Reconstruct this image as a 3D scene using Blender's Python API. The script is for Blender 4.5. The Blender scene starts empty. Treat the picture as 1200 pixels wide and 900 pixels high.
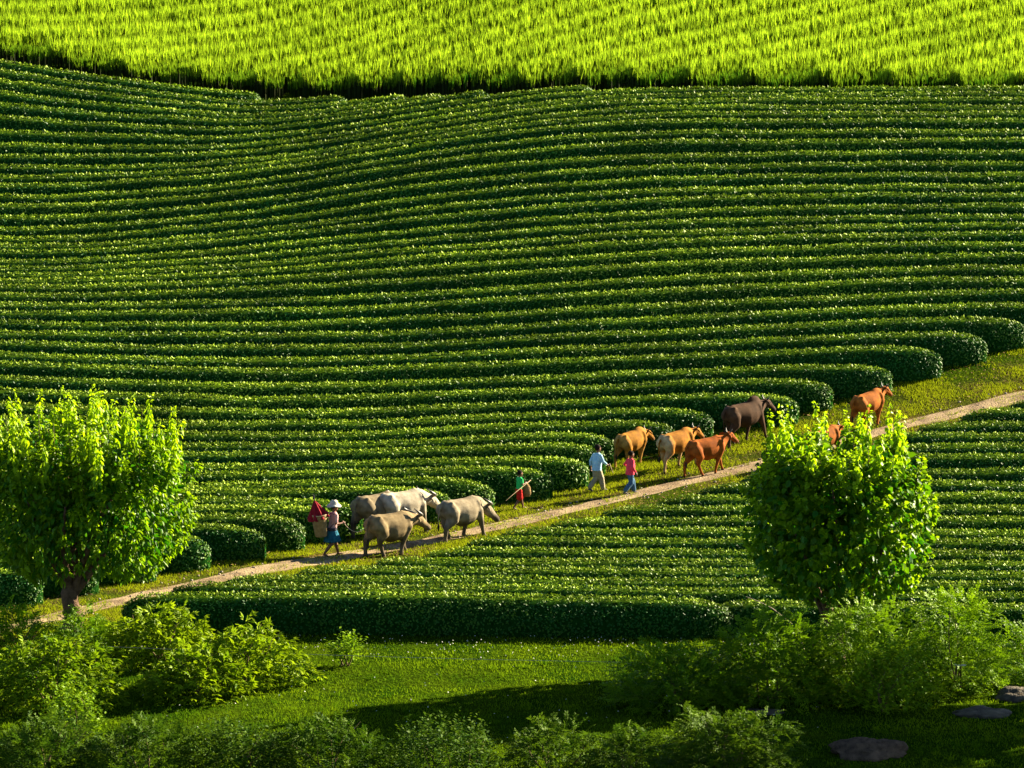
import bpy, math, random
import numpy as np
from mathutils import Vector, Matrix

# ------------------------------------------------------------------ scene, camera, light
S = bpy.context.scene
C = S.collection
rng = np.random.default_rng(7)
random.seed(7)

F = 5300.0                    # focal length in pixels of the 1200 x 900 photograph
PITCH = math.radians(10.0)
cp, sp = math.cos(PITCH), math.sin(PITCH)
CAM_Z = 24.6
cam = bpy.data.cameras.new('camera')
cam.sensor_width = 36.0
cam.lens = 36.0 * F / 1200.0
cam.clip_start = 0.5
cam.clip_end = 3000.0
cam_o = bpy.data.objects.new('camera', cam)
cam_o.location = (0, 0, CAM_Z)
cam_o.rotation_euler = (math.radians(90) - PITCH, 0, 0)
C.objects.link(cam_o)
S.camera = cam_o

SUN_EL = math.radians(21.5)
SUN_AZ = math.radians(32.0)    # from +x (right of the picture) towards +y (away)
w = bpy.data.worlds.new('World')
S.world = w
w.use_nodes = True
nt = w.node_tree
bg = nt.nodes['Background']
sky = nt.nodes.new('ShaderNodeTexSky')
sky.sky_type = 'NISHITA'
sky.sun_disc = False
sky.air_density = 0.5; sky.dust_density = 0.3; sky.altitude = 1000.0
sky.sun_elevation = SUN_EL
sky.sun_rotation = math.radians(90) - SUN_AZ
nt.links.new(sky.outputs[0], bg.inputs[0])
bg.inputs[1].default_value = 0.05

sun = bpy.data.lights.new('sun', 'SUN')
sun.energy = 5.0
sun.angle = math.radians(0.5)
sun.color = (1.0, 0.86, 0.62)
sun_o = bpy.data.objects.new('sun', sun)
to_sun = Vector((math.cos(SUN_EL) * math.cos(SUN_AZ), math.cos(SUN_EL) * math.sin(SUN_AZ), math.sin(SUN_EL)))
sun_o.rotation_euler = to_sun.to_track_quat('Z', 'Y').to_euler()
sun_o.location = (60, 140, 60)
C.objects.link(sun_o)

S.view_settings.view_transform = 'Standard'
S.view_settings.look = 'None'
S.view_settings.exposure = 2.6
S.view_settings.gamma = 1.0
S.render.engine = 'CYCLES'
S.cycles.max_bounces = 6
S.cycles.diffuse_bounces = 3
S.cycles.transmission_bounces = 4

# ------------------------------------------------------------------ helpers
def vnoise(x, y, seed=0, octaves=3):
    """cheap smooth value noise, vectorised, about -1..1"""
    x = np.asarray(x, float); y = np.asarray(y, float)
    out = np.zeros(np.broadcast(x, y).shape); amp = 1.0; tot = 0.0; fr = 1.0
    for o in range(octaves):
        X = x * fr + 17.3 * o + seed * 3.7; Y = y * fr - 9.1 * o + seed * 5.1
        ix = np.floor(X); iy = np.floor(Y); fx = X - ix; fy = Y - iy
        fx = fx * fx * (3 - 2 * fx); fy = fy * fy * (3 - 2 * fy)
        def h(a, b):
            t = np.sin(a * 127.1 + b * 311.7 + seed * 74.7) * 43758.5453
            return (t - np.floor(t)) * 2 - 1
        v = (h(ix, iy) * (1 - fx) + h(ix + 1, iy) * fx) * (1 - fy) + (h(ix, iy + 1) * (1 - fx) + h(ix + 1, iy + 1) * fx) * fy
        out = out + v * amp; tot += amp; amp *= 0.5; fr *= 2.0
    return out / tot

def unit(a):
    return a / np.maximum(np.linalg.norm(a, axis=-1, keepdims=True), 1e-9)

class MB:
    """collects faces (triangles and quads) for ONE mesh"""
    def __init__(self):
        self.v = []; self.tri = []; self.quad = []; self.tt = []; self.qt = []; self.tm = []; self.qm = []; self.n = 0
    def add(self, v, tri=None, quad=None, tint=0.5, mat=0):
        v = np.asarray(v, float).reshape(-1, 3)
        if tri is not None and len(tri):
            tri = np.asarray(tri, int).reshape(-1, 3)
            self.tri.append(tri + self.n)
            self.tt.append(np.broadcast_to(np.asarray(tint, float), (len(tri),)) if np.ndim(tint) < 1 or len(tint) == len(tri) else np.repeat(tint, len(tri) // len(tint)))
            self.tm.append(np.full(len(tri), mat))
        if quad is not None and len(quad):
            quad = np.asarray(quad, int).reshape(-1, 4)
            self.quad.append(quad + self.n)
            self.qt.append(np.broadcast_to(np.asarray(tint, float), (len(quad),)) if np.ndim(tint) < 1 or len(tint) == len(quad) else np.repeat(tint, len(quad) // len(tint)))
            self.qm.append(np.full(len(quad), mat))
        self.v.append(v); self.n += len(v)
        return self
    def leaves(self, base, axis, nrm, L, Wd, tint, fold=0.12, mat=0, wide=0.42, droop=0.0):
        """many leaves: two triangles folded along the midrib"""
        n = len(base)
        if n == 0: return self
        axis = unit(axis); side = unit(np.cross(axis, nrm)); nn = np.cross(side, axis)
        L = np.broadcast_to(L, (n,))[:, None]; Wd = np.broadcast_to(Wd, (n,))[:, None]
        b = base; t = base + axis * L - nn * L * droop
        m = base + axis * L * wide + nn * L * fold
        v = np.stack([b, m + side * Wd * .5, t, m - side * Wd * .5], 1).reshape(-1, 3)
        i = np.arange(n)[:, None] * 4
        tri = np.concatenate([i + np.array([[0, 1, 2]]), i + np.array([[0, 2, 3]])], 1).reshape(-1, 3)
        return self.add(v, tri=tri, tint=np.repeat(np.broadcast_to(tint, (n,)), 2), mat=mat)
    def grid(self, P, tint=0.5, mat=0, wrap=False):
        """P: (a, b, 3) lattice"""
        a, b = P.shape[:2]
        idx = np.arange(a * b).reshape(a, b)
        if wrap: idx = np.concatenate([idx, idx[:, :1]], 1)
        q = np.stack([idx[:-1, :-1], idx[:-1, 1:], idx[1:, 1:], idx[1:, :-1]], -1).reshape(-1, 4)
        return self.add(P.reshape(-1, 3), quad=q, tint=tint, mat=mat)
    def tube(self, pts, rad, sides=8, tint=0.5, mat=0, flat=None, cap=True):
        """closed tapered tube through pts; flat = (axis vector, factor) squashes the section along axis"""
        pts = np.asarray(pts, float); rad = np.broadcast_to(np.asarray(rad, float), (len(pts),)).copy()
        if cap:
            d0 = unit(pts[0] - pts[1]); d1 = unit(pts[-1] - pts[-2])
            pts = np.vstack([pts[0] + d0 * rad[0] * .8, pts[0] + d0 * rad[0] * .55, pts, pts[-1] + d1 * rad[-1] * .55, pts[-1] + d1 * rad[-1] * .8])
            rad = np.concatenate([[rad[0] * .35, rad[0] * .75], rad, [rad[-1] * .75, rad[-1] * .35]])
        tan = unit(np.gradient(pts, axis=0))
        ref = np.array([0, 0, 1.0]) if abs(tan[0][2]) < .9 else np.array([0, 1.0, 0])
        u = unit(np.cross(tan[0], ref)); U = []
        for t in tan:
            u = unit(u - t * np.dot(u, t)); U.append(u)
        U = np.array(U); V = np.cross(tan, U)
        a = np.arange(sides) * 2 * np.pi / sides
        off = (np.cos(a)[None, :, None] * U[:, None] + np.sin(a)[None, :, None] * V[:, None]) * rad[:, None, None]
        if flat is not None:
            ax = unit(np.asarray(flat[0], float)); k = flat[1]
            off = off - ax * (off @ ax)[..., None] * (1 - k)
        P = pts[:, None] + off
        n0 = self.n
        self.grid(P, tint, mat, wrap=True)
        m = len(pts)
        self._fan([n0 + j for j in range(sides)][::-1], P[0].mean(0), tint, mat)
        self._fan([n0 + (m - 1) * sides + j for j in range(sides)], P[-1].mean(0), tint, mat)
        return self
    def _fan(self, ring, centre, tint, mat):
        k = self.n; ring = np.array(ring)
        t = np.stack([ring, np.roll(ring, -1), np.full(len(ring), k)], 1)
        self.v.append(np.asarray(centre, float).reshape(1, 3)); self.n += 1
        self.tri.append(t[:, [1, 0, 2]][:, ::-1]); self.tt.append(np.full(len(t), tint)); self.tm.append(np.full(len(t), mat))
    def loft(self, rings, sides=16, tint=.5, mat=0):
        """rings: (x, y, z, ry, rz) ellipses in planes across x"""
        a = np.arange(sides) * 2 * np.pi / sides
        P = np.array([[(x, y + ry * math.cos(t), z + rz * math.sin(t)) for t in a] for x, y, z, ry, rz in rings])
        n0 = self.n; self.grid(P, tint, mat, wrap=True)
        self._fan([n0 + j for j in range(sides)][::-1], P[0].mean(0), tint, mat)
        self._fan([n0 + (len(P) - 1) * sides + j for j in range(sides)], P[-1].mean(0), tint, mat)
        return self
    def ball(self, c, r, sides=12, rings=8, tint=.5, mat=0):
        r = np.broadcast_to(np.asarray(r, float), (3,)); th = np.linspace(0.12, np.pi - 0.12, rings)
        a = np.arange(sides) * 2 * np.pi / sides
        P = np.stack([np.outer(np.sin(th), np.cos(a)), np.outer(np.sin(th), np.sin(a)), np.outer(np.cos(th), np.ones(sides))], -1) * r + np.asarray(c, float)
        n0 = self.n; self.grid(P, tint, mat, wrap=True)
        self._fan([n0 + j for j in range(sides)][::-1], P[0].mean(0), tint, mat)
        self._fan([n0 + (rings - 1) * sides + j for j in range(sides)], P[-1].mean(0), tint, mat)
        return self
    def warp(self, k, fn):
        for j in range(len(self.v) - k, len(self.v)): self.v[j] = fn(self.v[j])
        return self
    def mesh(self, name, mats):
        V = np.concatenate(self.v) if self.v else np.zeros((0, 3))
        T = np.concatenate(self.tri) if self.tri else np.zeros((0, 3), int)
        Q = np.concatenate(self.quad) if self.quad else np.zeros((0, 4), int)
        me = bpy.data.meshes.new(name)
        me.vertices.add(len(V)); me.vertices.foreach_set('co', V.astype(np.float32).ravel())
        loops = np.concatenate([T.ravel(), Q.ravel()]).astype(np.int32)
        me.loops.add(len(loops)); me.loops.foreach_set('vertex_index', loops)
        nf = len(T) + len(Q)
        starts = np.concatenate([np.arange(len(T)) * 3, len(T) * 3 + np.arange(len(Q)) * 4]).astype(np.int32)
        me.polygons.add(nf); me.polygons.foreach_set('loop_start', starts)
        tint = np.concatenate([np.asarray(x, float) for x in self.tt] + [np.asarray(x, float) for x in self.qt]) if nf else np.zeros(0)
        mi = np.concatenate([np.asarray(x) for x in self.tm] + [np.asarray(x) for x in self.qm]) if nf else np.zeros(0)
        me.polygons.foreach_set('material_index', mi.astype(np.int32))
        me.update(calc_edges=True)
        at = me.attributes.new('tint', 'FLOAT', 'FACE'); at.data.foreach_set('value', tint.astype(np.float32))
        for m in (mats if isinstance(mats, (list, tuple)) else [mats]): me.materials.append(m)
        return me
    def build(self, name, mats, parent=None, smooth=False, kind=None):
        me = self.mesh(name, mats)
        if smooth: me.polygons.foreach_set('use_smooth', np.ones(len(me.polygons), bool))
        o = bpy.data.objects.new(name, me); C.objects.link(o)
        if parent is not None: o.parent = parent
        if kind: o['kind'] = kind
        return o
    def fused(self, name, mats, parent, voxel, smooth=4, paint=None):
        """one continuous skin: voxel-fused and smoothed"""
        me = self.mesh(name, mats)
        o = bpy.data.objects.new(name, me); C.objects.link(o)
        m = o.modifiers.new('fuse', 'REMESH'); m.mode = 'VOXEL'; m.voxel_size = voxel; m.use_smooth_shade = True
        m2 = o.modifiers.new('relax', 'SMOOTH'); m2.factor = .5; m2.iterations = smooth
        dg = bpy.context.evaluated_depsgraph_get()
        me2 = bpy.data.meshes.new_from_object(o.evaluated_get(dg))
        o.modifiers.clear(); o.data = me2; bpy.data.meshes.remove(me); me2.name = name
        if not me2.materials:
            for mm in (mats if isinstance(mats, (list, tuple)) else [mats]): me2.materials.append(mm)
        me2.polygons.foreach_set('use_smooth', np.ones(len(me2.polygons), bool))
        if paint is not None:
            P = np.empty(len(me2.vertices) * 3, np.float32); me2.vertices.foreach_get('co', P); P = P.reshape(-1, 3)
            col = np.concatenate([paint(P), np.ones((len(P), 1))], 1).astype(np.float32)
            ca = me2.attributes.new('coat', 'FLOAT_COLOR', 'POINT'); ca.data.foreach_set('color', col.ravel())
        if parent is not None: o.parent = parent
        return o

def tag(o, label=None, cat=None, group=None, kind=None):
    if label: o['label'] = label
    if cat: o['category'] = cat
    if group: o['group'] = group
    if kind: o['kind'] = kind
    return o

def empty(name, loc, rz=0.0, pitch=0.0):
    o = bpy.data.objects.new(name, None); C.objects.link(o)
    o.location = loc; o.rotation_euler = (0, pitch, rz); o.empty_display_size = .2
    return o

ONES = 'zeroth first second third fourth fifth sixth seventh eighth ninth tenth eleventh twelfth thirteenth fourteenth fifteenth sixteenth seventeenth eighteenth nineteenth twentieth'.split()
TENS = {20: 'twenty', 30: 'thirty', 40: 'forty', 50: 'fifty'}
TENTH = {30: 'thirtieth', 40: 'fortieth', 50: 'fiftieth'}
def ordinal(n):
    if n <= 20: return ONES[n]
    if n % 10 == 0: return TENTH[n]
    return TENS[n // 10 * 10] + '-' + ONES[n % 10]

# ------------------------------------------------------------------ materials
def new_mat(name):
    m = bpy.data.materials.new(name); m.use_nodes = True
    t = m.node_tree; t.nodes.clear()
    out = t.nodes.new('ShaderNodeOutputMaterial')
    return m, t, out

def leaf_mat(name, dark, light, transl=0.3, rough=0.4, spec=0.5, tcol=None, varscale=0.0):
    m, t, out = new_mat(name); N = t.nodes.new; Lk = t.links.new
    at = N('ShaderNodeAttribute'); at.attribute_name = 'tint'
    rp = N('ShaderNodeValToRGB')
    rp.color_ramp.elements[0].color = (*dark, 1); rp.color_ramp.elements[1].color = (*light, 1)
    Lk(at.outputs['Fac'], rp.inputs[0])
    col = rp.outputs[0]
    if varscale:
        tc = N('ShaderNodeTexCoord'); no = N('ShaderNodeTexNoise'); no.inputs['Scale'].default_value = varscale; no.inputs['Detail'].default_value = 4
        Lk(tc.outputs['Object'], no.inputs['Vector'])
        hs = N('ShaderNodeHueSaturation'); mr = N('ShaderNodeMapRange')
        mr.inputs[1].default_value = .3; mr.inputs[2].default_value = .7; mr.inputs[3].default_value = .65; mr.inputs[4].default_value = 1.35
        Lk(no.outputs[0], mr.inputs[0]); Lk(mr.outputs[0], hs.inputs['Value']); Lk(col, hs.inputs['Color']); col = hs.outputs[0]
    pb = N('ShaderNodeBsdfPrincipled'); pb.inputs['Roughness'].default_value = rough
    pb.inputs['Specular IOR Level'].default_value = spec
    Lk(col, pb.inputs['Base Color'])
    tr = N('ShaderNodeBsdfTranslucent')
    if tcol:
        mx = N('ShaderNodeMix'); mx.data_type = 'RGBA'; mx.blend_type = 'MULTIPLY'; mx.inputs[0].default_value = 1
        Lk(col, mx.inputs[6]); mx.inputs[7].default_value = (*tcol, 1); Lk(mx.outputs[2], tr.inputs[0])
    else: Lk(col, tr.inputs[0])
    ms = N('ShaderNodeMixShader'); ms.inputs[0].default_value = transl
    Lk(pb.outputs[0], ms.inputs[1]); Lk(tr.outputs[0], ms.inputs[2]); Lk(ms.outputs[0], out.inputs[0])
    return m

def plain_mat(name, a, b, scale=8.0, rough=0.8, spec=0.3, bump=0.0, bscale=40.0, attr=None, detail=5):
    m, t, out = new_mat(name); N = t.nodes.new; Lk = t.links.new
    tc = N('ShaderNodeTexCoord'); no = N('ShaderNodeTexNoise'); no.inputs['Scale'].default_value = scale; no.inputs['Detail'].default_value = detail
    Lk(tc.outputs['Object'], no.inputs['Vector'])
    rp = N('ShaderNodeValToRGB'); rp.color_ramp.elements[0].position = .32; rp.color_ramp.elements[1].position = .68
    rp.color_ramp.elements[0].color = (*a, 1); rp.color_ramp.elements[1].color = (*b, 1)
    Lk(no.outputs[0], rp.inputs[0]); col = rp.outputs[0]
    if attr:
        ca = N('ShaderNodeAttribute'); ca.attribute_name = attr
        mx = N('ShaderNodeMix'); mx.data_type = 'RGBA'; mx.blend_type = 'MULTIPLY'; mx.inputs[0].default_value = 1
        Lk(ca.outputs['Color'], mx.inputs[6]); Lk(col, mx.inputs[7]); col = mx.outputs[2]
    pb = N('ShaderNodeBsdfPrincipled'); pb.inputs['Roughness'].default_value = rough
    pb.inputs['Specular IOR Level'].default_value = spec
    Lk(col, pb.inputs['Base Color'])
    if bump:
        n2 = N('ShaderNodeTexNoise'); n2.inputs['Scale'].default_value = bscale; n2.inputs['Detail'].default_value = 6
        Lk(tc.outputs['Object'], n2.inputs['Vector'])
        bp = N('ShaderNodeBump'); bp.inputs['Strength'].default_value = bump; bp.inputs['Distance'].default_value = .05
        Lk(n2.outputs[0], bp.inputs['Height']); Lk(bp.outputs[0], pb.inputs['Normal'])
    Lk(pb.outputs[0], out.inputs[0])
    return m

M = {}
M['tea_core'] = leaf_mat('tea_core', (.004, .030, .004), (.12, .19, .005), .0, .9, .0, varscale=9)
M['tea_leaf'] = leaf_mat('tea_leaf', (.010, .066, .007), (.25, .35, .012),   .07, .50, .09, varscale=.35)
M['crop_leaf'] = leaf_mat('crop_leaf', (.012, .080, .003), (.38, .54, .018), .52, .7, .0)
M['crop_stem'] = leaf_mat('crop_stem', (.010, .016, .003), (.030, .040, .006), .0, .8, .05)  # near-black stem colour carries the shade of the crop's front edge
M['bush_bright'] = leaf_mat('bush_bright', (.009, .080, .001), (.33, .44, .006), .42, .5, .08)
M['bush_dark'] = leaf_mat('bush_dark', (.007, .045, .002), (.12, .19, .006), .30, .6, .05)  # darker bush colour standing in for shade along the bottom edge
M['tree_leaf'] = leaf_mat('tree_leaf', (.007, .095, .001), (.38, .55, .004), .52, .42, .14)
M['bush_leaf'] = leaf_mat('bush_leaf', (.008, .075, .001), (.24, .38, .005), .34, .5, .08)
M['grass'] = leaf_mat('grass', (.012, .065, .002), (.17, .26, .004), .40, .8, .0)
M['dry_grass'] = leaf_mat('dry_grass', (.02, .075, .002), (.24, .28, .006), .40, .8, .0)
M['bark'] = plain_mat('bark', (.05, .028, .015), (.13, .075, .04), 9, .9, .15, .8, 30)
M['twig'] = plain_mat('twig', (.07, .05, .02), (.14, .10, .04), 12, .85, .15)

# ------------------------------------------------------------------ the lie of the land
Y0, SP, HT = 115.0, 1.5, 0.98          # depth of row zero, row spacing, hedge height
low = lambda vals: list(zip([m - 4.7 for m in range(len(vals))], vals))
up = lambda vals, last: list(zip([49 - (last - k) for k in range(len(vals))], vals))[::-1]
cols = {}
r300 = [112,119,128,133,142,150,160,168,178,185,193,200,210,222,233,244.5,256.7,266.7,276.7,286.7,296.7,305.5,315.5,325.5,336.7,349,362,375.5,388,402,419,433,446.7,462,479,491,505,519,529,540,552,563,573,580,588,598,608,621,637]
r80 = [82,91,101,114.5,130,143,157,169,182,193,205,215,226,239,251.5,265.5,277,286,295,303,311,319,326.7,334.5,343,353,365,375,387,400,414,426.7,440,455,472,486,501,516,528,540,552,563,573,580,588,598,608,621,637]
r0 = [66,77,88,101,119,133,151,166,180,191,204,213,224,238,250.5,263,273,283,293,302,310,318,325.5,333,342,351,362,372,383.5,396,408,421,434,450,468,483,499,514,527,539,551,562,573,580,588,598,608,621,637]
def rows_to(vals, first, n=0): return [(49 - (first + k), v) for k, v in enumerate(vals)]
t455 = [112,118,124,131,138,145,151,158.5,165.5,173,182,192,204.5,218,232,245,257,269,280,290,301.6,314.5,327,343,357,371,385.5,400,415.5,429,444,460,476,489,503,515.5,525.5,536.7,547,558,568]
t780 = [102,107.5,113,120.5,129,138.5,150,162.5,176.7,190.5,205,218.5,231,243,255,267,279,292,306,321.5,336.7,351.5,367,383.5,399.5,414.5,429,444.5,460,475]
t600 = [106.7, 113, 121, 128, 135, 142, 151, 161.5, 174, 187.5, 202, 216, 230, 243, 255.6, 268, 280]
t700 = [103.8, 110, 117, 124.5, 132.5, 142, 153, 165, 179.6, 193.5, 208, 222, 235.5, 247.5, 260, 272, 284]
t1120 = [100.5,107,113,120,128,137.5,149,161,173,186.7,200,213,225,236.7,248,259,270.5,282,295,309,323,337,352,368,385]
l300 = [690.5, 682, 670, 658]
l455 = [691, 683, 671.5, 659, 648, 639]
l780 = [696.7, 686, 674, 661, 650, 639, 627.5, 615, 602, 589, 576.7]
l1120 = [704, 690.5, 678, 665, 653, 641.5, 629, 615.6, 601, 587.5, 573.5, 559.5, 545.6, 530.7, 516, 503.5, 491, 478, 466]
def col(lo, hi): return sorted([(m - 4.7, v) for m, v in enumerate(lo)] + hi)
def mid(u, first, t):
    a = dict(rows_to(t455, 3)); b = dict(rows_to(t780, 7)); f = (u - 455) / 325
    q = rows_to(t, first); lowD = min(d for d, _ in q)
    lo = [(l455[k] if k < len(l455) else l780[k] + 1.0) * (1 - f) + l780[k] * f for k in range(6 if u < 650 else 9)]
    return col(lo, q + [(d, a[d] * (1 - f) + b[d] * f) for d in a if d in b and d < lowD])
cols[0] = col(l300, rows_to(r0, 1)); cols[80] = col(l300, rows_to(r80, 1)); cols[300] = col(l300, rows_to(r300, 1))
cols[455] = col(l455, rows_to(t455, 3)); cols[780] = col(l780, rows_to(t780, 7)); cols[1120] = col(l1120, rows_to(t1120, 7))
cols[600] = mid(600, 6, t600); cols[700] = mid(700, 7, t700)
cols[-160] = [(d, v - max(0, (d - 40)) * 2.2) for d, v in cols[0]]
cols[1360] = [(d, v + (2 if d < 40 else -1)) for d, v in cols[1120]]
us = sorted(cols)
DG = np.arange(-5.5, 64.01, 0.25)
UG = np.arange(-160, 1361, 10.0)
tab = []
for u in us:
    d, v = map(np.array, zip(*cols[u]))
    e = np.interp(DG, d, v)
    e = np.where(DG < d[0], v[0] + (d[0] - DG) * 10.0, e)
    e = np.where(DG > d[-1], v[-1] - (DG - d[-1]) * 7.6, e)
    tab.append(e)
tab = np.array(tab)
VG = np.array([np.interp(UG, us, tab[:, k]) for k in range(len(DG))])   # (D, u)
def gsm(a, s, axis):
    r = int(3 * s) + 1; k = np.exp(-.5 * (np.arange(-r, r + 1) / s) ** 2); k /= k.sum()
    pad = [(0, 0), (0, 0)]; pad[axis] = (r, r)
    b = np.pad(a, pad, mode='reflect', reflect_type='odd')
    return np.apply_along_axis(lambda q: np.convolve(q, k, 'valid'), axis, b)
VG = gsm(gsm(VG, 3.2, 0), 4.5, 1)
def bil(tabl, ax0, ax1, a, b):
    fa = np.clip((a - ax0[0]) / (ax0[1] - ax0[0]), 0, len(ax0) - 1.001); fb = np.clip((b - ax1[0]) / (ax1[1] - ax1[0]), 0, len(ax1) - 1.001)
    ia = fa.astype(int); ib = fb.astype(int); fa = fa - ia; fb = fb - ib
    return (tabl[ia, ib] * (1 - fa) + tabl[ia + 1, ib] * fa) * (1 - fb) + (tabl[ia, ib + 1] * (1 - fa) + tabl[ia + 1, ib + 1] * fa) * fb
YB = 0.14                                # the back edge of a hedge top, behind its centre line
GX = np.arange(-60, 60.1, .5); GY = np.arange(60, 262.1, .5)
XX, YY = np.meshgrid(GX, GY, indexing='ij')
Yc = np.clip(YY, Y0 - 5.2 * SP, Y0 + 63 * SP)
v = np.full(XX.shape, 450.0)
for _ in range(3):
    dy = cp - (v - 450) / F * sp
    u = 600 + F * XX * dy / (Yc + YB)
    v = bil(VG, DG, UG, (Yc - Y0) / SP, np.clip(u, -160, 1359))
dy = cp - (v - 450) / F * sp; dz = -sp - (v - 450) / F * cp
ZG = CAM_Z + (Yc + YB) / dy * dz - HT
ZG = gsm(gsm(ZG, 1.4, 0), 1.1, 1)
ZF = ZG[:, np.argmin(abs(GY - 108))].copy()
far = np.clip(YY - (Y0 + 63 * SP), 0, None)
ZG = ZG + far * .09
fg = np.clip((108.0 - YY) / 3.0, 0, 1); fg = fg * fg * (3 - 2 * fg)
zmean = float(np.median(ZF[(GX > -13) & (GX < 13)]))
ZG = ZG * (1 - fg) + (zmean + .35 * (ZF[:, None] - zmean) + .07 * vnoise(XX * .35, YY * .35, 3)) * fg
def gz(x, y):
    return bil(ZG, GX, GY, np.asarray(x, float), np.asarray(y, float))
def ray(u, v):
    dx = (u - 600) / F; dd = -(v - 450) / F
    return np.array([dx, cp + dd * sp, -sp + dd * cp])
def hit(u, v):
    """the ground point seen at a pixel of the photograph"""
    d = ray(u, v); Y = np.arange(80, 240, .02); t = Y / d[1]
    z = CAM_Z + t * d[2]; g = gz(t * d[0], Y)
    k = int(np.argmax(z <= g)); return np.array([t[k] * d[0], Y[k], float(g[k])])
def uX(u, Y, v=450): return (u - 600) / F * Y / (cp - (v - 450) / F * sp)
def xu(x, Y): return 600 + F * x / Y * (cp)
print('foreground z', zmean, 'path mid', hit(650, 600), 'corn', gz(0, 185), gz(0, 200))

# ground sheet: fine where it is seen, coarse out to the horizon
gx = np.concatenate([np.array([-900, -500, -300, -200, -140, -100, -80]), np.arange(-60, 60.1, 1.0), np.array([80, 100, 140, 200, 300, 500, 900])])
gy = np.concatenate([np.array([-300, -100, 0, 40]), np.arange(60, 262, 1.0), np.array([280, 320, 400, 600, 1000, 1600])])
PX, PY = np.meshgrid(gx, gy, indexing='ij')
PZ = gz(np.clip(PX, -60, 60), np.clip(PY, 60, 262)) + np.clip(PY - 262, 0, 400) * .06 + np.clip(np.abs(PX) - 60, 0, 100) * .0
M['ground'] = None
m, t, out = new_mat('ground'); N = t.nodes.new; Lk = t.links.new
tc = N('ShaderNodeTexCoord'); n1 = N('ShaderNodeTexNoise'); n1.inputs['Scale'].default_value = .9; n1.inputs['Detail'].default_value = 8
n2 = N('ShaderNodeTexNoise'); n2.inputs['Scale'].default_value = 14; n2.inputs['Detail'].default_value = 8
Lk(tc.outputs['Object'], n1.inputs['Vector']); Lk(tc.outputs['Object'], n2.inputs['Vector'])
r1 = N('ShaderNodeValToRGB'); e = r1.color_ramp.elements; e[0].position = .35; e[0].color = (.020, .055, .003, 1); e[1].position = .7; e[1].color = (.06, .10, .004, 1)
r2 = N('ShaderNodeValToRGB'); e = r2.color_ramp.elements; e[0].position = .4; e[0].color = (.35, .35, .3, 1); e[1].position = .7; e[1].color = (1, 1, 1, 1)
mx = N('ShaderNodeMix'); mx.data_type = 'RGBA'; mx.blend_type = 'MULTIPLY'; mx.inputs[0].default_value = 1
Lk(n1.outputs[0], r1.inputs[0]); Lk(n2.outputs[0], r2.inputs[0])
vg = N('ShaderNodeAttribute'); vg.attribute_name = 'worn'; mv = N('ShaderNodeMix'); mv.data_type = 'RGBA'
Lk(vg.outputs['Fac'], mv.inputs[0]); Lk(r1.outputs[0], mv.inputs[6]); mv.inputs[7].default_value = (.15, .105, .03, 1); Lk(mv.outputs[2], mx.inputs[6]); Lk(r2.outputs[0], mx.inputs[7])
pb = N('ShaderNodeBsdfPrincipled'); pb.inputs['Roughness'].default_value = .95; pb.inputs['Specular IOR Level'].default_value = .0
bp = N('ShaderNodeBump'); bp.inputs['Strength'].default_value = .8; bp.inputs['Distance'].default_value = .06
Lk(mx.outputs[2], pb.inputs['Base Color']); Lk(n2.outputs[0], bp.inputs['Height']); Lk(bp.outputs[0], pb.inputs['Normal']); Lk(pb.outputs[0], out.inputs[0])
M['ground'] = m
gnd = MB().grid(np.stack([PX, PY, PZ], -1)[:, ::1][::-1]).build('ground', M['ground'], smooth=True, kind='structure')

# ------------------------------------------------------------------ dirt path
path_px = [(-140, 775), (-40, 752), (60, 724), (130, 706), (200, 690), (250, 679), (300, 669), (350, 660), (420, 648.5), (490, 636), (560, 622), (650, 601), (720, 584), (800, 566), (880, 547), (960, 525), (1060, 496), (1130, 482), (1200, 464), (1290, 441), (1420, 405)]
pp = np.array([hit(a, b) for a, b in path_px])
def smooth_poly(p, step=.25, s=6):
    d = np.concatenate([[0], np.cumsum(np.linalg.norm(np.diff(p[:, :2], axis=0), axis=1))])
    q = np.arange(0, d[-1], step); a = np.stack([np.interp(q, d, p[:, k]) for k in (0, 1)], -1)
    return gsm(a, s, 0)
PC = smooth_poly(pp)
PT = unit(np.gradient(PC, axis=0)); PN = np.stack([-PT[:, 1], PT[:, 0]], -1)      # PN points away from the camera
def path_side(x, y):
    """signed distance from the path centre line (positive on the far side)"""
    p = np.stack([np.asarray(x, float).ravel(), np.asarray(y, float).ravel()], -1); out = np.empty(len(p))
    for k in range(0, len(p), 20000):
        q = p[k:k + 20000]; dd = ((q[:, None] - PC[None]) ** 2).sum(-1); j = dd.argmin(1)
        out[k:k + 20000] = ((q - PC[j]) * PN[j]).sum(-1)
    return out
ps = path_side(PX[::-1].ravel(), PY[::-1].ravel())
worn = np.clip(1.15 - np.abs(np.abs(ps) - .8) / 2.2, 0, 1) * np.clip(.55 + 1.0 * vnoise(PX[::-1].ravel() * .9, PY[::-1].ravel() * .9, 52), 0, 1)
at_ = gnd.data.attributes.new('worn', 'FLOAT', 'POINT'); at_.data.foreach_set('value', worn.astype(np.float32))
m, t, out = new_mat('dirt'); N = t.nodes.new; Lk = t.links.new
tc = N('ShaderNodeTexCoord'); n1 = N('ShaderNodeTexNoise'); n1.inputs['Scale'].default_value = 1.6; n1.inputs['Detail'].default_value = 9
n2 = N('ShaderNodeTexNoise'); n2.inputs['Scale'].default_value = 18; n2.inputs['Detail'].default_value = 6
Lk(tc.outputs['Object'], n1.inputs['Vector']); Lk(tc.outputs['Object'], n2.inputs['Vector'])
r1 = N('ShaderNodeValToRGB'); e = r1.color_ramp.elements; e[0].position = .35; e[0].color = (.16, .105, .05, 1); e[1].position = .65; e[1].color = (.39, .285, .15, 1)
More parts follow.
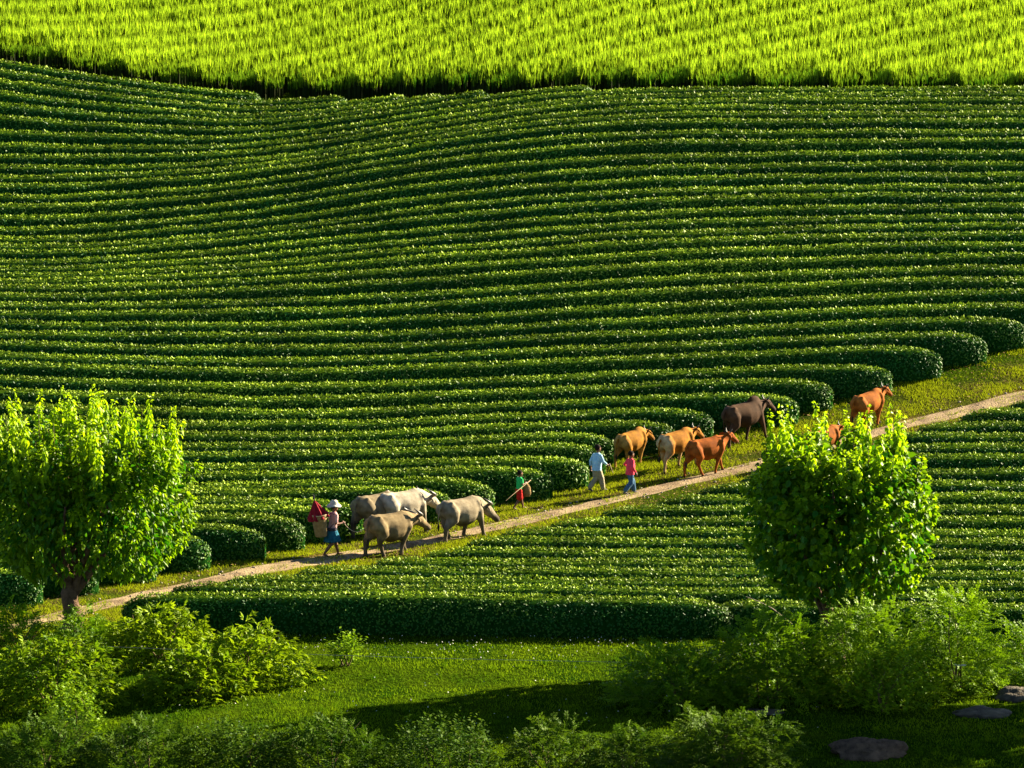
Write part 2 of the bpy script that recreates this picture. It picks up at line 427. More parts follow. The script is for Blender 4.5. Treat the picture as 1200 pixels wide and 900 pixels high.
r2 = N('ShaderNodeValToRGB'); e = r2.color_ramp.elements; e[0].position = .35; e[0].color = (.55, .55, .55, 1); e[1].position = .7; e[1].color = (1, 1, 1, 1)
mx = N('ShaderNodeMix'); mx.data_type = 'RGBA'; mx.blend_type = 'MULTIPLY'; mx.inputs[0].default_value = 1
Lk(n1.outputs[0], r1.inputs[0]); Lk(n2.outputs[0], r2.inputs[0]); Lk(r1.outputs[0], mx.inputs[6]); Lk(r2.outputs[0], mx.inputs[7])
pb = N('ShaderNodeBsdfPrincipled'); pb.inputs['Roughness'].default_value = .95; pb.inputs['Specular IOR Level'].default_value = .15
bp = N('ShaderNodeBump'); bp.inputs['Strength'].default_value = .7; bp.inputs['Distance'].default_value = .05
Lk(mx.outputs[2], pb.inputs['Base Color']); Lk(n2.outputs[0], bp.inputs['Height']); Lk(bp.outputs[0], pb.inputs['Normal']); Lk(pb.outputs[0], out.inputs[0])
M['dirt'] = m
wv = np.linspace(-1, 1, 9); s = np.arange(len(PC)) * .25
hw_f = .45 + .26 * vnoise(s * .8, s * 0, 5); hw_n = .46 + .24 * vnoise(s * .7, s * 0 + 9, 6)
off = np.where(wv[None] > 0, hw_f[:, None], hw_n[:, None]) * wv[None]
Pxy = PC[:, None] + PN[:, None] * off[..., None]
Z = gz(Pxy[..., 0], Pxy[..., 1]) + .012 - .03 * np.exp(-((np.abs(wv) - .45) / .2) ** 2)[None] + .03 * np.exp(-(wv / .2) ** 2)[None] + .012 * vnoise(Pxy[..., 0] * 2.2, Pxy[..., 1] * 2.2, 8)
Z[:, [0, -1]] = gz(Pxy[:, [0, -1], 0], Pxy[:, [0, -1], 1]) - .03
Z = np.maximum(Z, np.where(np.abs(wv)[None] < 1, gz(Pxy[..., 0], Pxy[..., 1]) + .006, -99))
MB().grid(np.concatenate([Pxy, Z[..., None]], -1)).build('dirt_path', M['dirt'], smooth=True, kind='structure')
st = MB()
for k in rng.integers(0, len(PC), 420):                     # small stones along the track
    o = rng.uniform(-.75, .75); q = PC[k] + PN[k] * o; r = rng.uniform(.012, .045)
    st.ball((q[0], q[1], gz(q[0], q[1]) + .012), (r, r * rng.uniform(.7, 1.2), r * .7), 6, 4)
M['stone'] = plain_mat('stone', (.16, .13, .10), (.34, .29, .23), 5, .9, .2)
st.build('gravel', M['stone'], kind='stuff')

# ------------------------------------------------------------------ tea hedges
def hedge(Y, xa, xb, ea, eb, name_label, group, seed, dens=1.0, hgt=HT, back=.38, ca=.9, cb=.9):
    """one clipped tea row from xa to xb along x; ea / eb: rounded end there"""
    r_ = np.random.default_rng(seed + 900); hgt *= r_.uniform(.95, 1.05); ca *= r_.uniform(.75, 1.25); cb *= r_.uniform(.75, 1.25)
    L = xb - xa; n = max(6, int(L / .28)); q = np.linspace(0, 1, n + 1)
    # closer stations at the rounded ends
    x = xa + q * L
    if ea: x = np.sort(np.concatenate([x, xa + np.array([.02, .05, .1, .17, .4])]))
    if eb: x = np.sort(np.concatenate([x, xb - np.array([.02, .05, .1, .17, .4])]))
    def endscale(xx):
        s = np.ones_like(xx)
        if ea: tt = np.clip((xx - xa) / ca, 0, 1); s = np.minimum(s, (1 - (1 - tt) ** 2.4) ** (1 / 2.4))
        if eb: tt = np.clip((xb - xx) / cb, 0, 1); s = np.minimum(s, (1 - (1 - tt) ** 2.4) ** (1 / 2.4))
        return s
    def surf(xx, th, inset=0.0):
        s = endscale(xx); hs = .45 + .55 * s
        wob = .03 * vnoise(xx * .7, xx * 0 + Y, seed) +   .016 * vnoise(xx * 3.1, th * 2.0, seed + 1)
        hw = (.69 + .04 * vnoise(xx * .5, xx * 0 + Y * 2, seed + 2) - inset) * s
        hh = (hgt - .05 + .055 * vnoise(xx * .45, xx * 0 - Y, seed + 4) - inset) * hs + .6 * wob
        c = np.cos(th); sn = np.sin(th)
        yy = Y + np.sign(c) * np.abs(c) ** 1.0 * hw * (1 + wob) + .05 * vnoise(xx * .12, xx * 0 + Y * .1, 77)
        zz = np.maximum(sn, 0) ** .95 * hh
        # the front bulges a little over its foot
        return np.stack([xx, yy, gz(xx, yy * .0 + Y) * .5 + gz(xx, yy) * .5 + zz], -1)
    th = np.linspace(0, np.pi, 13)
    P = surf(np.repeat(x[:, None], 13, 1), np.repeat(th[None], len(x), 0), .07)
    P[:, 0, 2] -= .1; P[:, -1, 2] -= .1
    tcore = np.clip(.02 + .40 * np.sin((th[:-1] + th[1:]) / 2 + .12) ** 16, 0, 1)  # core dark to paint in shade between the leaves, lighter along the top
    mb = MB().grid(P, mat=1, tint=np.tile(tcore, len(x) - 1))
    # leaves over the shell: theta 0 = far side, pi = the side towards the camera
    k = F / Y
    per_m = 540 * dens
    ncount = int(L * per_m)
    tmin = .52
    u1 = rng.random(ncount)
    lt = np.where(rng.random(ncount) < .34, .80 + .95 * rng.random(ncount), np.where(rng.random(ncount) < .90, 1.70 + 1.40 * rng.random(ncount), .2 + .6 * rng.random(ncount)))
    xs = xa + rng.random(ncount) * L
    if ea or eb:                                      # extra leaves on the rounded ends
        extra = int(180 * dens)
        for flag, x0, sg, cl in ((ea, xa, 1, ca), (eb, xb, -1, cb)):
            if flag:
                tt = rng.random(extra) ** 2.0 * cl * .8
                xs = np.concatenate([xs, x0 + sg * tt]); lt = np.concatenate([lt, rng.random(extra) * 2.2 + .9])
    un = xu(xs, Y); keepl = (un > -40) & (un < 1240) | (rng.random(len(xs)) < .3)
    xs, lt = xs[keepl], np.clip(lt[keepl], .1, 3.1)
    B = surf(xs, lt); d = .01
    T1 = surf(xs + d, lt) - B; T2 = surf(xs, np.clip(lt + d, 0, 3.14)) - B
    nrm = unit(np.cross(T2, T1))
    xm = np.clip(xs, xa + (.5 if ea else -9), xb - (.5 if eb else -9))
    ctr = np.stack([xm, xs * 0 + Y, gz(xm, xs * 0 + Y) + .35], -1)
    nrm = np.where(((B - ctr) * nrm).sum(-1, keepdims=True) < 0, -nrm, nrm)
    m = len(B)
    jit = rng.normal(size=(m, 3))
    ln = unit(nrm + (.20 + .16 * np.clip(nrm[:, 2:3], 0, 1)) * jit)
    axis = unit(np.cross(ln, rng.normal(size=(m, 3))) + np.array([0, 0, .5]) * np.clip(nrm[:, 2:3] - .5, 0, 1) + .2 * nrm)
    shoot = (rng.random(m) < .06) & (nrm[:, 2] > .45)           # upright young shoots on the plucking table
    up3 = unit(np.array([0, 0, 1.0]) + rng.normal(size=(m, 3)) * .30)
    axis = np.where(shoot[:, None], up3, axis); ln = np.where(shoot[:, None], unit(np.stack([rng.normal(size=m), rng.normal(size=m), .25 + 0 * xs], -1)), ln)
    size = rng.uniform(.050, .094, m) * (1.0 + .38 * (Y - 115) / 70)
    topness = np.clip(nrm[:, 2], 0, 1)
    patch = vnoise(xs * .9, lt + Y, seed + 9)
    tint = np.clip(.13 * rng.random(m) + np.clip((topness - .82) / .15, 0, 1) * (.62 + .38 * rng.random(m)) + .12 * patch * (.3 + topness) + .15 * shoot + .30 * np.abs(nrm[:, 0]) * rng.random(m) + (.10 + .2 * topness) * vnoise(xs * .13, xs * 0 + Y * .22, 303), 0, 1)  # fresh growth, plus sunlit tops and ends painted into the leaf tint
    B = B + nrm * rng.uniform(-.045, .018, (m, 1))
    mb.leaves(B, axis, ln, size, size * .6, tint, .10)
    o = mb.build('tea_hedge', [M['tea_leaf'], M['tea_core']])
    return tag(o, name_label, 'tea hedge', group)

bu = [-200, 0, 80, 300, 455, 600, 780, 900, 1120, 1400]
bD = [48.3, 48.3, 48.2, 48.5, 46.9, 43.9, 42.9, 42.6, 42.5, 42.5]
def crop_edge(u): return np.interp(u, bu, bD)                 # row number where the crop begins
end_u = {51: 46, 50: 112, 49: 180, 48: 244, 47: 310, 46: 356, 45: 404, 44: 424, 43: 530, 42: 579, 41: 648, 40: 690, 39: 710, 38: 722, 37: 792, 36: 836, 35: 936, 34: 976, 33: 1045, 32: 1103, 31: 1155, 30: 1203, 29: 1262, 28: 1312, 27: 1366}
end_text = {
 51: 'dark tea hedge end under the left tree, just left of its trunk',
 50: 'short tea hedge stub showing under the left tree\'s crown, just right of its trunk',
 49: 'small rounded tea hedge end just right of the left tree\'s trunk, below its drooping leaves',
 48: 'rounded tea hedge end lowest beside the path, clear of the left tree',
 47: 'tea hedge with a broad rounded end between the left tree and the basket woman',
 46: 'tea hedge with its rounded end just left of the woman with the basket',
 45: 'tea hedge ending directly behind the woman\'s white hat and red umbrella',
 44: 'tea hedge ending hidden behind the pale buffalo pair',
 43: 'tea hedge whose rounded end shows just above the pale buffalo\'s horns',
 42: 'tea hedge whose rounded end lies left of the boy in green, above the leading buffalo',
 41: 'tea hedge with its rounded end right behind the boy in green',
 40: 'tea hedge with its end directly left of the child in light blue',
 39: 'tea hedge ending right behind the child in light blue',
 38: 'tea hedge ending right behind the rearmost tan cow\'s rump',
 37: 'tea hedge ending right behind the middle tan cow with the pale rump',
 36: 'tea hedge whose end is hidden behind the dark humped bull',
 35: 'tea hedge with its rounded end just right of the dark bull\'s head',
 34: 'tea hedge with a tall rounded end between the dark bull and the leading orange cow',
 33: 'tea hedge with its speckled rounded end right above the leading orange cow',
 32: 'tea hedge with its sunlit rounded end first beyond the leading orange cow',
 31: 'tea hedge with its sunlit rounded end second beyond the leading orange cow',
 30: 'tea hedge whose sunlit end reaches the right picture border above the path'}
GU = 'tea hedge rows above the path'
for i in range(1, 52):
    D = 49 - i; Y = Y0 + SP * D
    u0 = -200; u1 = 1410; ea = eb = False
    if i in end_u and end_u[i] < 1390: u1 = end_u[i]; eb = True
    # where the crop field cuts the row
    uu = np.arange(u0, u1 + 1, 5.0); ok = crop_edge(uu) > D + .35
    if not ok.any(): continue
    if not ok[-1]: u1 = uu[ok][-1]; eb = True
    xa = uX(u0, Y); xb = uX(u1, Y)
    lab = end_text.get(i, 'clipped tea hedge across the slope, %s row below the crop field at the left border' % ordinal(i))
    cbl = 1.9 if 30 <= i <= 51 else .8
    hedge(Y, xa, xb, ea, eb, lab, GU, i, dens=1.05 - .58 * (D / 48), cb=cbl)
start_u = {0: 139, 1: 193, 2: 256, 3: 338, 4: 430, 5: 490, 6: 540, 7: 580, 8: 640, 9: 702, 10: 768, 11: 815, 12: 868, 13: 925, 14: 980, 15: 1032, 16: 1072, 17: 1124, 18: 1180}
GL = 'tea hedge rows below the path'
for mI, us0 in start_u.items():
    Y = Y0 + SP * (mI - 4.7)
    xa = uX(us0, Y); xb = uX(1410, Y); eb = False
    lab = 'clipped tea hedge below the path, %s row up from the front hedge' % ordinal(mI)
    if mI == 0: xb = uX(862, Y); eb = True; lab = 'long front tea hedge with a tall dark face along the lawn'
    if mI == 18: lab = 'tea hedge stub touching the path at the right border, topmost below the path'
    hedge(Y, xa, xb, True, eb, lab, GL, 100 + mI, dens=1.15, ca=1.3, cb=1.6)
Yq = Y0 + SP * (-4.45)
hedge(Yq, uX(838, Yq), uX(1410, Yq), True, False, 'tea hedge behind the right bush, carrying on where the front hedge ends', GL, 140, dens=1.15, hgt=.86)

# ------------------------------------------------------------------ crop field on the hilltop
rd = math.radians(50)                                   # crop rows climb away to the right
dirv = np.array([math.cos(rd), math.sin(rd)]); nrv = np.array([-math.sin(rd), math.cos(rd)])
def crop_row(o, idx):
    t = np.arange(-60, 75, .14) + rng.uniform(-.05, .05)
    c = np.array([0, 190.0]) + nrv * o
    base = c + dirv * t[:, None]
    base = base + nrv * (.25 * vnoise(t * .15, t * 0 + o, 4))[:, None]
    k = 16
    base = np.repeat(base, k, 0) + (rng.uniform(-1, 1, size=(len(t) * k, 2)) * np.array([.12, .84])[None]) @ np.array([dirv, nrv])
    x, y = base.T
    u = xu(x, y); D = (y - Y0) / SP
    edge = crop_edge(u) + .35 * vnoise(x * .8, y * 0, 12)
    ok = (D > edge + np.interp(u, [0, 500, 800, 1200], [2.3, 2.0, 1.2, .9])) & (u > -110) & (u < 1310) & (y < 209)
    if ok.sum() < 30: return None
    x, y = x[ok], y[ok]; n = len(x)
    z = gz(x, y)
    across = (np.stack([x, y], -1) - c) @ nrv
    H = (.84 + .66 * np.exp(-(across / .34) ** 2)) * rng.uniform(.95, 1.06, n) * (1.0 + .06 * vnoise(x * .4, y * .4, 21))
    mb = MB()
    root = np.stack([x, y, z], -1)
    crest = np.exp(-(across / .36) ** 2)
    for b in range(5):                                  # narrow blades
        a = rng.uniform(0, 2 * np.pi, n); lean = rng.uniform(.05, .36, n)
        h0 = rng.uniform(.45, .72, n) * H; hb = (H - h0) * rng.uniform(.8, 1.12, n)
        dx = np.stack([np.cos(a), np.sin(a), 0 * a], -1); sd = np.stack([-np.sin(a), np.cos(a), 0 * a], -1)
        wd = rng.uniform(.015, .029, n)[:, None]
        p0 = root + np.array([0, 0, 1]) * h0[:, None]
        p2 = p0 + dx * (hb * lean)[:, None] + np.array([0, 0, 1]) * hb[:, None]
        V = np.stack([p0 - sd * wd, p0 + sd * wd, p2], 1).reshape(-1, 3)
        hi = np.clip(.02 + .38 * rng.random(n) + .62 * crest + .18 * vnoise(x * .3, y * .3, 31), 0, 1)  # lit crests and shaded valleys of the rows put into the blade tint
        mb.add(V, tri=np.arange(n * 3).reshape(-1, 3), tint=hi)
    a = rng.uniform(0, np.pi, n); sd = np.stack([np.cos(a), np.sin(a), 0 * a], -1) * .024
    tp = root + np.stack([0 * a, 0 * a, H * .80], -1)
    V = np.stack([root - sd, root + sd, tp + sd * .7, tp - sd * .7], 1).reshape(-1, 3)
    mb.add(V, quad=np.arange(n * 4).reshape(-1, 4), tint=rng.random(n), mat=1)
    return mb.build('crop_row', [M['crop_leaf'], M['crop_stem']])
made = []
for j in range(-30, 26):
    o = crop_row(j * 2.2, j)
    if o: made.append(o)
for k, o in enumerate(made[::-1]):
    tag(o, 'bright yellow-green crop row slanting across the hilltop, %s from the top left corner' % ordinal(k + 1), 'crop row', 'crop rows on the hilltop')

# ------------------------------------------------------------------ grass
def tufts(n, name):
    """taller clumps standing out of the mown grass"""
    mb = MB(); cx = rng.uniform(-14, 14, n); cy = rng.uniform(95, 108.3, n)
    keep = vnoise(cx * .4, cy * .5, 88) > -.1; cx, cy = cx[keep], cy[keep]; k = 26
    x = np.repeat(cx, k) + rng.normal(size=len(cx) * k) * .06; y = np.repeat(cy, k) + rng.normal(size=len(cx) * k) * .06
    h = rng.uniform(.07, .22, len(x)) * np.repeat(rng.uniform(.5, 1.1, len(cx)), k); a = rng.uniform(0, 6.28, len(x))
    ln = rng.normal(size=(len(x), 2)) * .4; b = np.stack([x, y, gz(x, y) - .01], -1)
    sd = np.stack([np.cos(a), np.sin(a), 0 * a], -1) * .010
    mb.add(np.stack([b - sd, b + sd, b + np.stack([ln[:, 0] * h, ln[:, 1] * h, h], -1)], 1).reshape(-1, 3), tri=np.arange(len(x) * 3).reshape(-1, 3), tint=np.clip(np.repeat(rng.random(len(cx)), k) * .6 + .3 * rng.random(len(x)), 0, 1))
    mb.build(name, M['grass'], kind='stuff')
tufts(620, 'grass_tufts')
M['petal'] = leaf_mat('petal', (.45, .45, .40), (.75, .75, .70), .2, .7, .1)
n = 420
x = rng.uniform(-9, 7, n); y = np.where(rng.random(n) < .6, rng.uniform(105.2, 107.2, n), rng.uniform(97, 107, n))
MB().leaves(np.stack([x, y, gz(x, y) + rng.uniform(.05, .10, n)], -1), rng.normal(size=(n, 3)), np.array([[0, -.4, 1.0]]) + .4 * rng.normal(size=(n, 3)), rng.uniform(.025, .05, n), .03, rng.random(n)).build('fallen_petals', M['petal'], kind='stuff')
def grass_patch(x, y, hmin, hmax, tint, name, mat='grass'):
    n = len(x); z = gz(x, y); a = rng.uniform(0, 2 * np.pi, n)
    h = rng.uniform(hmin, hmax, n); lean = rng.normal(size=(n, 2)) * .45
    sd = np.stack([np.cos(a), np.sin(a), 0 * a], -1) * (.008 + .010 * rng.random(n))[:, None]
    b = np.stack([x, y, z - .01], -1)
    tip = b + np.stack([lean[:, 0] * h, lean[:, 1] * h, h], -1)
    V = np.stack([b - sd, b + sd, tip], 1).reshape(-1, 3)
    return MB().add(V, tri=np.arange(n * 3).reshape(-1, 3), tint=tint).build(name, M[mat], kind='stuff')
n = 170000
x = rng.uniform(-15, 15, n); y = rng.uniform(93, 109.2, n)
pn = vnoise(x * .5, y * .9, 41)
keep = rng.random(n) < np.clip(.75 + .5 * vnoise(x * 1.3, y * 2.0, 42), .1, 1)
x, y, pn = x[keep], y[keep], pn[keep]
grass_patch(x, y, .03, .085, np.clip(.44 + .6 * pn + .28 * rng.random(len(x)), 0, 1), 'lawn_grass')
n = 230000
k = rng.integers(0, len(PC), n); o = rng.uniform(-2.6, 3.6, n)
q = PC[k] + PN[k] * o[:, None] + rng.normal(size=(n, 2)) * .1
u = xu(q[:, 0], q[:, 1]); ao = np.abs(o)
bare = vnoise(q[:, 0] * .9, q[:, 1] * .9, 52)
keep = ((ao > .42 + .34 * bare) | ((ao < .16) & (bare > .12))) & (u > -120) & (u < 1400) & (rng.random(n) < np.clip(.62 + 1.5 * bare, .04, 1))
q = q[keep]; bare = bare[keep]
grass_patch(q[:, 0], q[:, 1], .03, .11, np.clip(.62 + .25 * bare + .3 * rng.random(len(q)), 0, 1), 'verge_grass', 'dry_grass')
# ------------------------------------------------------------------ trees
def leaf6(mb, base, axis, nrm, L, W, tint, fold=.12, droop=.15, mat=0):
    """rounder leaves: two folded quads each"""
    n = len(base); axis = unit(axis); side = unit(np.cross(axis, nrm)); nn = np.cross(side, axis)
    L = np.broadcast_to(L, (n,))[:, None]; W = np.broadcast_to(W, (n,))[:, None]
    b = base; t = base + axis * L - nn * L * droop
    c1 = base + axis * L * .22; c2 = base + axis * L * .62 - nn * L * droop * .4
    f = nn * L * fold
    V = np.stack([b, c1 + side * W * .46 + f, c2 + side * W * .40 + f, t, c2 - side * W * .40 + f, c1 - side * W * .46 + f], 1).reshape(-1, 3)
    i = np.arange(n)[:, None] * 6
    q = np.concatenate([i + [[0, 1, 2, 3]], i + [[0, 3, 4, 5]]], 1).reshape(-1, 4)
    mb.add(V, quad=q, tint=np.repeat(np.broadcast_to(tint, (n,)), 2), mat=mat)

def limb(a, b, r0, r1, bend=.12, n=7):
    a = np.array(a, float); b = np.array(b, float); t = np.linspace(0, 1, n)
    k = rng.normal(size=3) * bend * np.linalg.norm(b - a); k[2] = abs(k[2]) * .3
    p = a + (b - a) * t[:, None] + k * (np.sin(t * np.pi))[:, None]
    return p, r0 + (r1 - r0) * t

def leafy_tree(name, base, c, R, nshoot, leaf_l, leaf_w, hang, spire, trunk_r, fork_z, label, group=None, tmat='tree_leaf', nfill=0, boxy=.9, nspire=0):
    """base: foot of the trunk; c: crown centre; R: crown radii"""
    base = np.array(base); c = np.array(c); R = np.array(R)
    root = empty(name, base)
    tag(root, label, 'tree', group)
    loc = c - base
    fork = np.array([.04 * loc[0], loc[1] * .1, fork_z])
    tb = MB(); tz = np.linspace(-.15, 1, 8)
    pts = np.stack([fork[0] * tz + .05 * np.sin(tz * 5), fork[1] * tz + .03 * np.cos(tz * 4), fork[2] * tz], -1)
    rad = trunk_r * (1 + .5 * np.exp(-np.clip(tz, 0, 1) * 5) - .12 * tz); rad[-1] *= 1.12
    tb.tube(pts, rad, 14)
    tb.build('trunk', M['bark'], root, smooth=True)
    tips = []
    nb = 7
    for k in range(nb):
        a = k * 2 * np.pi / nb + rng.uniform(-.3, .3)
        e = loc + R * np.array([math.cos(a) * .55, math.sin(a) * .55, rng.uniform(-.15, .45)])
        bm = MB(); p, r = limb(fork - [0, 0, .12], e, trunk_r * .5, .025, .05)
        bm.tube(p, r, 8); bm.build('branch', M['bark'], root, smooth=True); tips.append(e)
    mb = MB(); tw = MB()
    # shoots fill the crown, most of them near its surface
    d = unit(rng.normal(size=(nshoot, 3))); d = np.sign(d) * np.abs(d) ** boxy; rr = rng.random(nshoot) ** (1 / 2.6)
    wob = 1 + .10 * vnoise(d[:, 0] * 2.2 + 5, d[:, 2] * 2.2 + d[:, 1], 61)
    P = loc + d * R * (rr * wob)[:, None] * .93
    sl = rng.uniform(.55, 1.0, nshoot) * spire
    sd = unit(np.array([0, 0, 1.0]) * spire + d * .75 + rng.normal(size=(nshoot, 3)) * .18)
    upper = np.clip(d[:, 2] * rr, 0, 1)
    sl = sl * (.6 + .75 * np.clip(upper, 0, 1) ** .8)
    sd = unit(sd + np.array([0, 0, 2.0]) * (spire > .7) * (upper[:, None] > .45))
    P0 = P - sd * sl[:, None] * .65
    for k in range(0, nshoot, 3):
        tw.tube([P0[k], P0[k] + sd[k] * sl[k] * .6, P0[k] + sd[k] * sl[k] * 1.02], [.012, .008, .003], 4, cap=False)
    tw.build('twigs', M['twig'], root, kind='stuff')
    per = np.maximum(8, (sl * 40 / max(.4, spire)).astype(int))
    idx = np.repeat(np.arange(nshoot), per); m = len(idx)
    s = rng.random(m) ** .8
    B = P0[idx] + sd[idx] * (sl[idx] * s)[:, None]
    a = rng.uniform(0, 2 * np.pi, m); out = np.stack([np.cos(a), np.sin(a), 0 * a], -1)
    taper = 1 - .55 * s ** 3
    B = B + out * (.05 * taper * sl[idx])[:, None]
    ax = unit(out * rng.uniform(.35, .9, (m, 1)) + np.array([0, 0, -1.0]) * rng.uniform(.1, 1.0, (m, 1)) * hang + d[idx] * .25 + sd[idx] * (s ** 3 * .5)[:, None])
    ln = unit(np.cross(ax, np.cross(out + d[idx] * .5 + rng.normal(size=(m, 3)) * .35, ax)) + 1e-6)
    L = rng.uniform(*leaf_l, m) * taper
    depth = np.linalg.norm((B - loc) / R, axis=1)
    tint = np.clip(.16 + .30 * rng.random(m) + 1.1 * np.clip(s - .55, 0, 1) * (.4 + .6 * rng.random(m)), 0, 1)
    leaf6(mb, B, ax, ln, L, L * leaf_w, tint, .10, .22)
    if nfill:
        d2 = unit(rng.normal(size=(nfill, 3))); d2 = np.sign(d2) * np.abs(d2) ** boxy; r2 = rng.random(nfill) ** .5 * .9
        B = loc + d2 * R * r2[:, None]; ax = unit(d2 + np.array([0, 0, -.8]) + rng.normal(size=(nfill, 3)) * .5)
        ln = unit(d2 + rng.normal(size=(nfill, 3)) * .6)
        L = rng.uniform(*leaf_l, nfill); leaf6(mb, B, ax, ln, L, L * leaf_w, .02 + .2 * rng.random(nfill), .1, .2)  # inner leaves tinted dark, painting in the shade inside the crown
    for k in range(nspire):                              # upright shoots hung with leaves
        while True:
            px, py = rng.uniform(-1, 1, 2)
            if abs(px) ** 2.6 + abs(py) ** 2.6 < .72: break
        pz = (1 - min(.97, abs(px) ** 2.6 + abs(py) ** 2.6)) ** (1 / 2.6)
        hgt_ = rng.uniform(.8, 1.45); q0 = loc + R * np.array([px * .95, py * .95, pz * .90]) - [0, 0, hgt_ * .42]
        dv = unit(np.array([px * .16 + rng.normal() * .05, py * .16 + rng.normal() * .05, 1.0]))
        nl = int(52 * hgt_); s_ = rng.random(nl)
        a_ = rng.uniform(0, 6.28, nl); o_ = np.stack([np.cos(a_), np.sin(a_), 0 * a_], -1); tp = 1 - .6 * s_ ** 2
        B_ = q0 + dv * (s_ * hgt_)[:, None] + o_ * (.05 * tp)[:, None]
        ax_ = unit(o_ * .55 + np.array([0, 0, -.9]) + dv * (1.5 * s_[:, None] ** 6) + rng.normal(size=(nl, 3)) * .2)
        ln_ = unit(o_ + [0, 0, .4] + rng.normal(size=(nl, 3)) * .25); L_ = rng.uniform(*leaf_l, nl) * tp
        leaf6(mb, B_, ax_, ln_, L_, L_ * leaf_w, np.clip(.35 + .35 * rng.random(nl) + .35 * s_, 0, 1), .1, .2)
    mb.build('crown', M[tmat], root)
    return root

def at(u, v, Y):
    d = ray(u, v); return np.array([0, 0, CAM_Z]) + d * (Y / d[1])

bL = hit(84, 742)
cL = at(95, 581, bL[1] + .3)
leafy_tree('broadleaf_tree', bL, cL, (2.84, 2.4, 2.06), 560, (.14, .235), .52, 1.0, 1.15, .22, 1.0,
           'round-crowned tree with drooping leaves and upright shoots on a short dark trunk at the left', nfill=4200, boxy=.72, nspire=44)
bR = np.array([uX(985, 104.6), 104.6, 0]); bR[2] = gz(bR[0], bR[1])
cR = at(982, 606, bR[1])
leafy_tree('broadleaf_tree', bR, cR, (2.46, 2.2, 2.2), 620, (.13, .215), .80, .7, .75, .15, .7,
           'bright green globe-shaped tree with broad leaves rising behind the feathery bushes', nfill=3800, boxy=.85, nspire=22)

gS = np.array([19.6, 104.8, 0]); gS[2] = gz(gS[0], gS[1])
leafy_tree('broadleaf_tree', gS, gS + [0, 0, 5.6], (2.5, 2.5, 2.4), 420, (.2, .3), .8, .7, .9, .25, 2.4,
           'round tree standing outside the right border and shading the lawn', nfill=3000)

gS = np.array([24.5, 102.6, 0]); gS[2] = gz(gS[0], gS[1])
leafy_tree('broadleaf_tree', gS, gS + [0, 0, 6.8], (2.8, 2.8, 4.0), 380, (.2, .3), .8, .7, .9, .25, 2.6,
           'second tree standing outside the right border, nearer than the round one', nfill=2600)

